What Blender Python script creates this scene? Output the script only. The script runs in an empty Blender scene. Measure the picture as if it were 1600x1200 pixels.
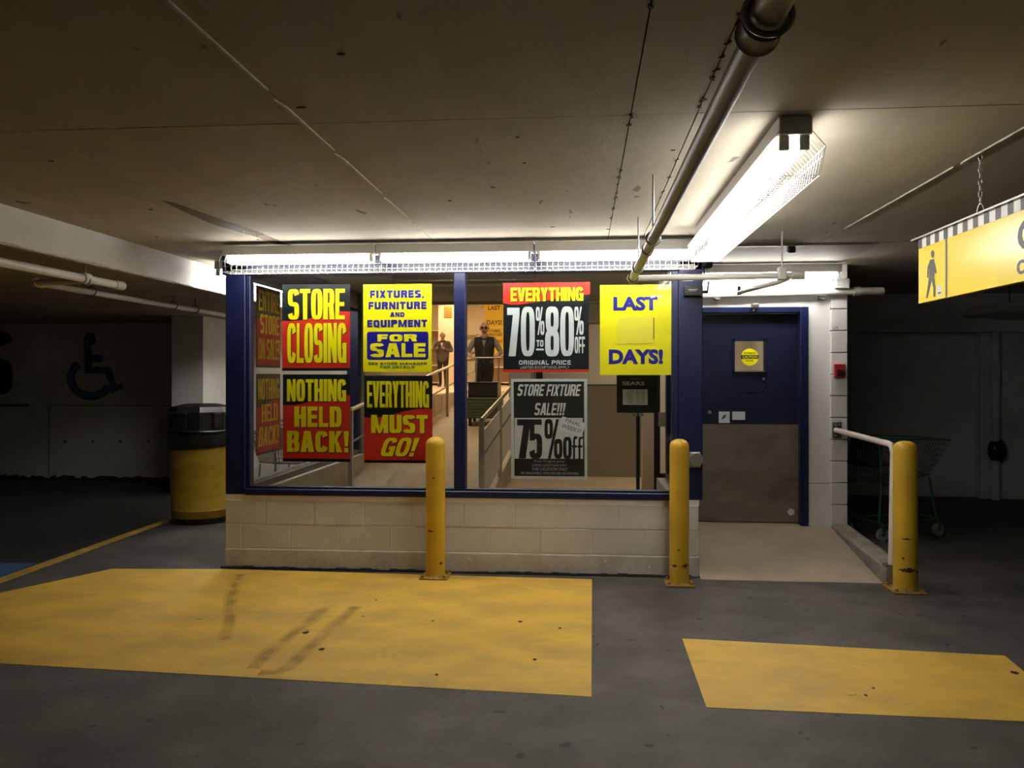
import bpy, bmesh, math, random
from mathutils import Vector, Matrix
random.seed(7)
R = math.radians
S = bpy.context.scene
COL = S.collection

# ------------------------------------------------------------------ camera
F, TH, HOR, CZ = 1290.0, R(4.9), 588.0, 1.56
cd = bpy.data.cameras.new('camera'); cam = bpy.data.objects.new('camera', cd); COL.objects.link(cam)
cam.location = (0, 0, CZ); cam.rotation_euler = (R(90), 0, TH)
cd.sensor_width = 36; cd.lens = F / 1600 * 36; cd.shift_y = -(600 - HOR) / 1600
cd.clip_start = 0.05; cd.clip_end = 200
S.camera = cam
# ------------------------------------------------------------------ world, exposure
w = bpy.data.worlds.new('world'); S.world = w; w.use_nodes = True
w.node_tree.nodes['Background'].inputs[0].default_value = (0.02, 0.02, 0.022, 1)
w.node_tree.nodes['Background'].inputs[1].default_value = 0.3
S.view_settings.view_transform = 'Standard'; S.view_settings.look = 'None'
S.view_settings.gamma = 1; S.view_settings.exposure = 0.0; S.view_settings.use_curve_mapping = False
TUBE = 36.0        # radiance of the fluorescent tubes
STORE = 13.0        # radiance of the store's warm ceiling panels

# ------------------------------------------------------------------ pixel -> place
def ray(u, v):
    a, b = (u - 800) / F, (HOR - v) / F
    return Vector((-math.sin(TH) + a * math.cos(TH), math.cos(TH) + a * math.sin(TH), b))
def atZ(u, v, z): d = ray(u, v); t = (z - CZ) / d.z; return Vector((d.x * t, d.y * t, z))
def atY(u, v, y): d = ray(u, v); t = y / d.y; return Vector((d.x * t, y, CZ + d.z * t))
def atX(u, v, x): d = ray(u, v); t = x / d.x; return Vector((x, d.y * t, CZ + d.z * t))

# ------------------------------------------------------------------ materials
def sock(n, k):
    return n.inputs[k]
def mat(name, col, rough=.6, metal=0, var=0.0, scale=6, bump=0.0, dirt=None, dirt_amt=.5, dirt_scale=3, spots=None, spot_scale=30, spot_thr=.68, stretch=(1,1,1), emit=None, strength=0, bscale=None, coat=0):
    m = bpy.data.materials.new(name); m.use_nodes = True
    nt = m.node_tree; b = nt.nodes['Principled BSDF']; L = nt.links.new
    b.inputs['Base Color'].default_value = (*col, 1); b.inputs['Roughness'].default_value = rough; b.inputs['Metallic'].default_value = metal
    if coat: b.inputs['Coat Weight'].default_value = coat
    if emit:
        b.inputs['Emission Color'].default_value = (*emit, 1); b.inputs['Emission Strength'].default_value = strength
    if var or dirt or spots or bump:
        g = nt.nodes.new('ShaderNodeNewGeometry'); mp = nt.nodes.new('ShaderNodeMapping'); L(g.outputs['Position'], mp.inputs[0]); mp.inputs['Scale'].default_value = stretch
        cur = None
        def noise(sc, det=6, rg=.6):
            n = nt.nodes.new('ShaderNodeTexNoise'); n.inputs['Scale'].default_value = sc; n.inputs['Detail'].default_value = det; n.inputs['Roughness'].default_value = rg
            L(mp.outputs[0], n.inputs['Vector']); return n.outputs['Fac']
        def mixc(fac, a, c):
            x = nt.nodes.new('ShaderNodeMix'); x.data_type = 'RGBA'
            L(fac, x.inputs[0])
            if isinstance(a, tuple): x.inputs[6].default_value = (*a, 1)
            else: L(a, x.inputs[6])
            x.inputs[7].default_value = (*c, 1); return x.outputs[2]
        def ramp(fac, lo, hi, a=0, c=1):
            r = nt.nodes.new('ShaderNodeMapRange'); L(fac, r.inputs[0]); r.inputs[1].default_value = lo; r.inputs[2].default_value = hi; r.inputs[3].default_value = a; r.inputs[4].default_value = c
            return r.outputs[0]
        cur = col
        if var: cur = mixc(ramp(noise(scale), .3, .7), tuple(max(0, c * (1 - var)) for c in col), tuple(min(1, c * (1 + var)) for c in col))
        if dirt: cur = mixc(ramp(noise(dirt_scale, 8, .65), .42, .75, 0, dirt_amt), cur, dirt)
        if spots: cur = mixc(ramp(noise(spot_scale, 3, .5), spot_thr, spot_thr + .03), cur, spots)
        if not isinstance(cur, tuple): L(cur, b.inputs['Base Color'])
        if bump:
            bp = nt.nodes.new('ShaderNodeBump'); bp.inputs['Strength'].default_value = bump; bp.inputs['Distance'].default_value = .01
            L(noise(bscale or scale * 6, 8, .7), bp.inputs['Height']); L(bp.outputs[0], b.inputs['Normal'])
    return m
M = {}
M['ceil'] = [mat('ceiling_concrete_%d' % i, (c[0], c[1], c[2]), .8, 0, .10, 2.5, .25, (.13, .11, .08), .35, 1.3, (.14, .12, .1), 9, .71, (1, .35, 1)) for i, c in enumerate([(.42, .38, .30), (.40, .365, .29), (.435, .39, .31)])]
M['ceilgap'] = mat('ceiling_joint', (.10, .085, .065), .9, 0, .4, 12)
M['fin'] = mat('concrete_fin', (.5, .46, .38), .9, 0, .3, 20)
def smear_mat(name, col, lo, hi, amt, sc=5):
    m = mat(name, col, .7); nt = m.node_tree; L = nt.links.new; b = nt.nodes['Principled BSDF']
    g = nt.nodes.new('ShaderNodeTexNoise'); g.inputs['Scale'].default_value = sc; g.inputs['Detail'].default_value = 6
    ge = nt.nodes.new('ShaderNodeNewGeometry'); L(ge.outputs['Position'], g.inputs['Vector'])
    r = nt.nodes.new('ShaderNodeMapRange'); L(g.outputs[0], r.inputs[0]); r.inputs[1].default_value = lo; r.inputs[2].default_value = hi; r.inputs[3].default_value = 0; r.inputs[4].default_value = amt
    L(r.outputs[0], b.inputs['Alpha']); return m
M['stain'] = smear_mat('water_stain', (.17, .12, .065), .15, .55, .8, 4)
M['beam'] = mat('white_beam_paint', (.62, .60, .58), .6, 0, .06, 3, .15, (.4, .37, .32), .5, 2)
M['soffit'] = mat('soffit_concrete', (.30, .25, .17), .8, 0, .15, 2, .2)
M['gwall'] = mat('garage_wall_paint', (.68, .66, .63), .7, 0, .07, 1.2, .15, (.25, .24, .22), .5, .9, (.08, .08, .08), 14, .73)
M['rwall'] = mat('garage_wall_dim', (.62, .63, .66), .7, 0, .1, 1.2, .15, (.2, .2, .2), .4, 1.1)
M['block'] = mat('white_block_paint', (.60, .575, .535), .5, 0, .05, 5, .35, (.42, .385, .33), .55, 2.2, (.3, .25, .2), 26, .74, bscale=40)
M['blockw'] = mat('pilaster_block_paint', (.74, .73, .71), .5, 0, .05, 5, .25, (.5, .48, .45), .4, 2, bscale=40)
M['mortar'] = mat('painted_mortar', (.70, .66, .60), .6, 0, .08, 9, .3)
M['mortard'] = mat('mortar_line', (.30, .29, .27), .7, 0, .15, 9, .2)
M['white'] = mat('white_wall_paint', (.76, .75, .73), .45, 0, .04, 3, .08, (.55, .52, .48), .3, 1.7)
M['curb'] = mat('curb_paint', (.54, .505, .45), .7, 0, .12, 6, .5, (.3, .26, .2), .6, 5, (.7, .66, .58), 22, .68)
M['kerb'] = mat('kerb_concrete', (.27, .24, .195), .8, 0, .2, 8, .6, (.12, .095, .065), .7, 5)
M['tar'] = mat('tar_seam', (.025, .024, .022), .7, 0, .4, 20, .6)
M['blue'] = mat('navy_paint', (.0045, .0090, .052), .38, 0, .12, 3, .06, (.01, .012, .05), .4, 3)
M['bluedoor'] = mat('navy_door_paint', (.003, .0055, .030), .42, 0, .12, 3, .06, (.008, .01, .04), .4, 3)
M['yel'] = mat('bollard_yellow', (.62, .385, .022), .45, 0, .10, 7, .15, (.35, .19, .02), .5, 3.5, (.07, .03, .02), 11, .735, (1, 1, 1.6))
M['yelrust'] = mat('bollard_plate', (.36, .2, .025), .7, 0, .4, 18, .5, (.07, .035, .02), .8, 14)
M['rust'] = mat('rust_scrape', (.06, .025, .012), .9, 0, .4, 30)
M['ypaint'] = mat('floor_yellow', (.70, .435, .058), .55, 0, .10, 2.2, .12, (.36, .225, .06), .7, 2.1, (.09, .065, .03), 8, .735, (1, 1.6, 1))
M['bpaint'] = mat('floor_blue', (.03, .08, .2), .7, 0, .2, 4)
M['yline'] = mat('line_yellow', (.42, .27, .04), .7, 0, .25, 8, 0, (.15, .1, .04), .6, 6)
M['steel'] = mat('galvanised_steel', (.42, .42, .41), .4, .9, .12, 8)
M['dsteel'] = mat('dull_steel', (.16, .155, .15), .45, .8, .12, 8)
M['pipe'] = mat('grey_pipe_paint', (.27, .255, .24), .42, .1, .1, 6, .05)
M['wpipe'] = mat('white_pipe_paint', (.62, .60, .55), .4, 0, .08, 6, .05, (.35, .3, .24), .4, 5)
M['pinkrail'] = mat('handrail_paint', (.68, .60, .56), .4, 0, .07, 6, .05, None, 0, 3, (.12, .08, .06), 34, .75)
M['house'] = mat('fixture_enamel', (.55, .54, .51), .35, 0, .05, 4)
M['house2'] = mat('fixture_dusty', (.42, .41, .39), .5, 0, .1, 6)
M['wire'] = mat('guard_wire', (.62, .62, .6), .35, .3)
M['tube'] = mat('lit_tube', (.9, .9, .9), .3, emit=(1.0, .965, .90), strength=TUBE)
M['tubeoff'] = mat('unlit_tube', (.75, .76, .74), .25)
M['black'] = mat('black_plastic', (.012, .012, .013), .35, 0, .2, 8)
M['bag'] = mat('black_bag', (.012, .012, .014), .22, 0, .3, 20, .8, bscale=14)
M['can'] = mat('trash_can_yellow', (.50, .31, .02), .5, 0, .10, 4, .12, (.25, .14, .02), .55, 3, (.12, .09, .05), 9, .73, (1, 1, 2.5))
M['kick'] = mat('kick_plate', (.30, .27, .23), .42, .75, .12, 2.5, .04, (.13, .10, .07), .7, 1.8, None, 30, .7, (1, 1, 2))
M['red'] = mat('alarm_red', (.38, .018, .02), .35)
M['darkred'] = mat('alarm_dark', (.05, .008, .01), .4)
M['greencart'] = mat('cart_green', (.03, .12, .05), .35, .1)
M['cartwire'] = mat('cart_wire', (.06, .09, .07), .4, .3)
M['greycart'] = mat('cart_grey', (.16, .16, .16), .35, .5)
M['rubber'] = mat('wheel_grey', (.28, .28, .27), .6)
M['tub'] = mat('tub_green', (.085, .105, .075), .55, 0, .1, 10)
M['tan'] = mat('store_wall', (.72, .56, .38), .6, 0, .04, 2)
M['tan2'] = mat('store_brown', (.42, .29, .18), .6, 0, .08, 3)
M['cream'] = mat('store_cream', (.86, .76, .58), .6, 0, .03, 2)
M['tile'] = mat('store_tile', (.72, .57, .42), .3, 0, .06, 1.4)
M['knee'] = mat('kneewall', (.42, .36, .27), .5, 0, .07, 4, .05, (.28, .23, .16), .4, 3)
M['partition'] = mat('partition_grey', (.62, .59, .54), .45, 0, .03, 3)
M['panelbrown'] = mat('steel_wainscot', (.30, .25, .19), .35, .55, .05, 2)
M['darkint'] = mat('dark_header', (.30, .275, .24), .7, 0, .06, 3)
M['rail'] = mat('rail_steel', (.50, .46, .38), .3, .85, .06, 5)
M['skin'] = mat('skin', (.44, .24, .16), .5)
M['vest'] = mat('navy_vest', (.006, .007, .010), .75, 0, .15, 30)
M['shirt'] = mat('grey_shirt', (.19, .19, .195), .8, 0, .1, 40)
M['trouser'] = mat('dark_trousers', (.005, .005, .006), .8)
M['jacket'] = mat('brown_jacket', (.085, .066, .05), .8, 0, .15, 30)
M['hair'] = mat('grey_hair', (.30, .26, .22), .8)
M['shoe'] = mat('black_shoe', (.012, .01, .01), .4)
M['lens'] = mat('dark_glasses', (.008, .008, .01), .15)
M['signY'] = mat('sign_yellow', (.88, .80, .002), .4)
M['signY2'] = mat('patch_yellow', (.80, .72, .05), .35)
M['signB'] = mat('sign_black', (.008, .013, .016), .35)
M['signR'] = mat('sign_red', (.64, .028, .016), .4)
M['signW'] = mat('sign_white', (.70, .74, .76), .45)
M['signBlue'] = mat('sign_blue', (.010, .006, .27), .4)
M['paper'] = mat('paper', (.62, .64, .65), .6)
M['ink'] = mat('ink_black', (.012, .012, .012), .5)
M['inkg'] = mat('ink_grey', (.07, .07, .075), .5)
M['greytext'] = mat('grey_print', (.42, .43, .44), .5)
M['dimY'] = mat('dim_yellow', (.74, .50, .02), .5)  # shaded copy of the sign yellow, dim warm light put into the colour
M['dimred'] = mat('dim_red', (.5, .03, .02), .5)
M['hangY'] = mat('hanging_sign_yellow', (.92, .72, .07), .22, 0, .04, 3)
M['hangG'] = mat('hanging_sign_grey', (.045, .041, .040), .45)
M['hangW'] = mat('hanging_sign_white', (.8, .79, .77), .4)
M['inkb'] = mat('ink_brown', (.09, .045, .015), .5)
M['hcblue'] = mat('wall_blue', (.035, .10, .27), .6, 0, .15, 5)
M['wallblack'] = mat('wall_black', (.012, .012, .014), .6)
M['orange'] = mat('store_orange', (.85, .35, .04), .5)
M['copper'] = mat('copper', (.6, .28, .12), .35, .8)
M['panel_lit'] = mat('store_light_panel', (.9, .9, .9), .5, emit=(1.0, .79, .50), strength=STORE)
M['vest_lit'] = mat('vestibule_fill_lamp', (.9, .9, .9), .5, emit=(1.0, .80, .52), strength=80)

def glass_mat():
    m = bpy.data.materials.new('window_glass'); m.use_nodes = True; nt = m.node_tree; nt.nodes.clear(); L = nt.links.new
    o = nt.nodes.new('ShaderNodeOutputMaterial'); t = nt.nodes.new('ShaderNodeBsdfTransparent'); g = nt.nodes.new('ShaderNodeBsdfGlossy')
    t.inputs[0].default_value = (.95, .965, .96, 1); g.inputs['Roughness'].default_value = .03
    lw = nt.nodes.new('ShaderNodeLayerWeight'); lw.inputs[0].default_value = .5; x = nt.nodes.new('ShaderNodeMixShader')
    pw = nt.nodes.new('ShaderNodeMath'); pw.operation = 'POWER'; pw.inputs[1].default_value = 5; L(lw.outputs['Facing'], pw.inputs[0])
    fr = nt.nodes.new('ShaderNodeMath'); fr.operation = 'MULTIPLY_ADD'; fr.inputs[1].default_value = .8; fr.inputs[2].default_value = .025; L(pw.outputs[0], fr.inputs[0])
    L(fr.outputs[0], x.inputs[0]); L(t.outputs[0], x.inputs[1]); L(g.outputs[0], x.inputs[2]); L(x.outputs[0], o.inputs[0]); return m
M['glass'] = glass_mat()

def floor_mat():
    m = mat('garage_floor', (.090, .081, .069), .6, 0, .42, 2.6, .5, (.026, .023, .020), .95, 1.0, (.014, .012, .010), 9, .67, bscale=30)
    nt = m.node_tree; L = nt.links.new; b = nt.nodes['Principled BSDF']
    src = b.inputs['Base Color'].links[0].from_socket
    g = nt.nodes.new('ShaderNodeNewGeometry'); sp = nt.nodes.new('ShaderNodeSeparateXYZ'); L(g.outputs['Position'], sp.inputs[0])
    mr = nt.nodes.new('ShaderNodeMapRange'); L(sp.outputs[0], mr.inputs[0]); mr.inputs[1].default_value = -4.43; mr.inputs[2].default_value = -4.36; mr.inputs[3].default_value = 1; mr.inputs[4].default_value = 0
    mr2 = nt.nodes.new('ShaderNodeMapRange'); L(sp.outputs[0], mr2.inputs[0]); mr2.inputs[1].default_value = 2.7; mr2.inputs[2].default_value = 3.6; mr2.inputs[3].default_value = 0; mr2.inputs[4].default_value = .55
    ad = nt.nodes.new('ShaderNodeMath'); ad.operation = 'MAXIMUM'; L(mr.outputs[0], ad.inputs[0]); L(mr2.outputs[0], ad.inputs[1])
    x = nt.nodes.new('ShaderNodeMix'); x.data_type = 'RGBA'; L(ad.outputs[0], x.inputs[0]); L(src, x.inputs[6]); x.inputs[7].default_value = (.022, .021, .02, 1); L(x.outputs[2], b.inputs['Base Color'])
    return m
M['floor'] = floor_mat()
def ramp_mat():
    m = mat('ribbed_ramp', (.37, .295, .21), .5, 0, .08, 2, 0, (.2, .155, .105), .55, 1.8, (.12, .09, .06), 22, .74)
    nt = m.node_tree; L = nt.links.new; b = nt.nodes['Principled BSDF']
    g = nt.nodes.new('ShaderNodeNewGeometry'); mp = nt.nodes.new('ShaderNodeMapping'); L(g.outputs['Position'], mp.inputs[0]); mp.inputs['Rotation'].default_value = (0, 0, R(-32))
    wv = nt.nodes.new('ShaderNodeTexWave'); wv.inputs['Scale'].default_value = 11; wv.inputs['Distortion'].default_value = 1.0; L(mp.outputs[0], wv.inputs[0])
    bp = nt.nodes.new('ShaderNodeBump'); bp.inputs['Strength'].default_value = .45; bp.inputs['Distance'].default_value = .01; L(wv.outputs['Fac'], bp.inputs['Height']); L(bp.outputs[0], b.inputs['Normal'])
    return m
M['ramp'] = ramp_mat()

# ------------------------------------------------------------------ mesh builder
ORG = {}
class MB:
    def __init__(s): s.v = []; s.f = []; s.m = []; s.cur = 0
    def add(s, vs, fs):
        o = len(s.v); s.v += [Vector(p) for p in vs]; s.f += [[i + o for i in f] for f in fs]; s.m += [s.cur] * len(fs); return s
    def box(s, x0, x1, y0, y1, z0, z1):
        if x0 > x1: x0, x1 = x1, x0
        if y0 > y1: y0, y1 = y1, y0
        if z0 > z1: z0, z1 = z1, z0
        return s.add([(x, y, z) for z in (z0, z1) for y in (y0, y1) for x in (x0, x1)],
                     [[0, 2, 3, 1], [4, 5, 7, 6], [0, 1, 5, 4], [2, 6, 7, 3], [0, 4, 6, 2], [1, 3, 7, 5]])
    def bbox(s, x0, x1, y0, y1, z0, z1, b=.01, seg=2):
        bm = bmesh.new(); bmesh.ops.create_cube(bm, size=1)
        for v in bm.verts: v.co = Vector(((x0 + x1) / 2 + v.co.x * (x1 - x0), (y0 + y1) / 2 + v.co.y * (y1 - y0), (z0 + z1) / 2 + v.co.z * (z1 - z0)))
        bmesh.ops.bevel(bm, geom=bm.edges[:], offset=b, segments=seg, affect='EDGES', profile=.5)
        bm.verts.index_update(); s.add([v.co.copy() for v in bm.verts], [[v.index for v in f.verts] for f in bm.faces]); bm.free(); return s
    def obox(s, c, ax, ay, az):   # oriented box by half axes
        c, ax, ay, az = map(Vector, (c, ax, ay, az))
        return s.add([c + ax * i + ay * j + az * k for k in (-1, 1) for j in (-1, 1) for i in (-1, 1)],
                     [[0, 2, 3, 1], [4, 5, 7, 6], [0, 1, 5, 4], [2, 6, 7, 3], [0, 4, 6, 2], [1, 3, 7, 5]])
    def cyl(s, p0, p1, r0, r1=None, n=12, caps=True):
        p0, p1 = Vector(p0), Vector(p1); r1 = r0 if r1 is None else r1
        d = (p1 - p0).normalized(); a = d.orthogonal().normalized(); b = d.cross(a)
        vs = []
        for p, r in ((p0, r0), (p1, r1)):
            for i in range(n): t = 2 * math.pi * i / n; vs.append(p + (a * math.cos(t) + b * math.sin(t)) * r)
        fs = [[i, (i + 1) % n, n + (i + 1) % n, n + i] for i in range(n)]
        if caps: fs += [list(range(n))[::-1], list(range(n, 2 * n))]
        return s.add(vs, fs)
    def tube(s, pts, r, n=8, closed=False):
        pts = [Vector(p) for p in pts]; N = len(pts); rs = r if isinstance(r, (list, tuple)) else [r] * N
        vs = []; a = None
        for i, p in enumerate(pts):
            d = (pts[(i + 1) % N] - pts[i - 1]) if closed or 0 < i < N - 1 else (pts[1] - pts[0] if i == 0 else pts[-1] - pts[-2])
            d.normalize()
            a = d.orthogonal().normalized() if a is None else (a - d * a.dot(d)).normalized()
            b = d.cross(a)
            for k in range(n): t = 2 * math.pi * k / n; vs.append(p + (a * math.cos(t) + b * math.sin(t)) * rs[i])
        fs = []
        for i in range(N if closed else N - 1):
            j = (i + 1) % N
            fs += [[i * n + k, i * n + (k + 1) % n, j * n + (k + 1) % n, j * n + k] for k in range(n)]
        if not closed: fs += [list(range(n))[::-1], [(N - 1) * n + k for k in range(n)]]
        return s.add(vs, fs)
    def lathe(s, c, prof, n=32, caps=True):
        c = Vector(c); vs = []
        for r, z in prof:
            for k in range(n): t = 2 * math.pi * k / n; vs.append(c + Vector((r * math.cos(t), r * math.sin(t), z)))
        fs = []
        for i in range(len(prof) - 1): fs += [[i * n + k, i * n + (k + 1) % n, (i + 1) * n + (k + 1) % n, (i + 1) * n + k] for k in range(n)]
        if caps: fs += [list(range(n))[::-1], [(len(prof) - 1) * n + k for k in range(n)]]
        return s.add(vs, fs)
    def sph(s, c, r, n=14, mm=9, fn=None):
        c = Vector(c); rx, ry, rz = r if isinstance(r, tuple) else (r, r, r); vs = []; 
        for i in range(mm + 1):
            ph = -math.pi / 2 + math.pi * i / mm
            for k in range(n):
                t = 2 * math.pi * k / n; p = Vector((math.cos(ph) * math.cos(t), math.cos(ph) * math.sin(t), math.sin(ph)))
                if fn: p = fn(p)
                vs.append(c + Vector((p.x * rx, p.y * ry, p.z * rz)))
        return s.add(vs, [[i * n + k, i * n + (k + 1) % n, (i + 1) * n + (k + 1) % n, (i + 1) * n + k] for i in range(mm) for k in range(n)])
    def prism(s, poly, off):
        off = Vector(off); n = len(poly); p = [Vector(q) for q in poly]
        return s.add(p + [q + off for q in p], [list(range(n))[::-1], list(range(n, 2 * n))] + [[i, (i + 1) % n, n + (i + 1) % n, n + i] for i in range(n)])
    def poly(s, pts): return s.add(pts, [list(range(len(pts)))])
    def build(s, name, m, parent=None, smooth=False, origin=None):
        me = bpy.data.meshes.new(name); o = bpy.data.objects.new(name, me)
        if parent is not None: og = ORG[parent.name]
        elif origin is not None: og = Vector(origin)
        else:
            xs = [v.x for v in s.v]; ys = [v.y for v in s.v]; zs = [v.z for v in s.v]
            og = Vector(((min(xs) + max(xs)) / 2, (min(ys) + max(ys)) / 2, min(zs)))
        me.from_pydata([v - og for v in s.v], [], s.f)
        for x in (m if isinstance(m, list) else [m]): me.materials.append(x)
        if isinstance(m, list): me.polygons.foreach_set('material_index', s.m)
        bm = bmesh.new(); bm.from_mesh(me); bmesh.ops.recalc_face_normals(bm, faces=bm.faces[:]); bm.to_mesh(me); bm.free()
        if smooth:
            for p in me.polygons: p.use_smooth = True
            me.set_sharp_from_angle(angle=R(40))
        COL.objects.link(o)
        if parent is not None: o.parent = parent
        else: o.location = og
        ORG[o.name] = og
        return o
def tag(o, label=None, cat=None, group=None, kind=None):
    if label: o['label'] = label
    if cat: o['category'] = cat
    if group: o['group'] = group
    if kind: o['kind'] = kind
    return o
def thing(name, loc, label, cat, group=None, kind=None):
    o = bpy.data.objects.new(name, None); COL.objects.link(o); o.location = loc; o.empty_display_size = .1
    ORG[o.name] = Vector(loc); return tag(o, label, cat, group, kind)
def inst(src, name, parent, loc):      # share mesh data between alike pieces
    o = bpy.data.objects.new(name, src); COL.objects.link(o); o.parent = parent; o.location = Vector(loc) - ORG[parent.name]; ORG[o.name] = ORG[parent.name]; return o
def rotz_pts(mb, c, a):
    c = Vector(c); m = Matrix.Rotation(a, 3, 'Z'); mb.v = [c + m @ (v - c) for v in mb.v]; return mb
def ST(mb, name, m, label, cat, parent=None, smooth=False):
    o = mb.build(name, m, parent, smooth)
    if parent is None: tag(o, label, cat, kind='structure')
    return o

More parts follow.
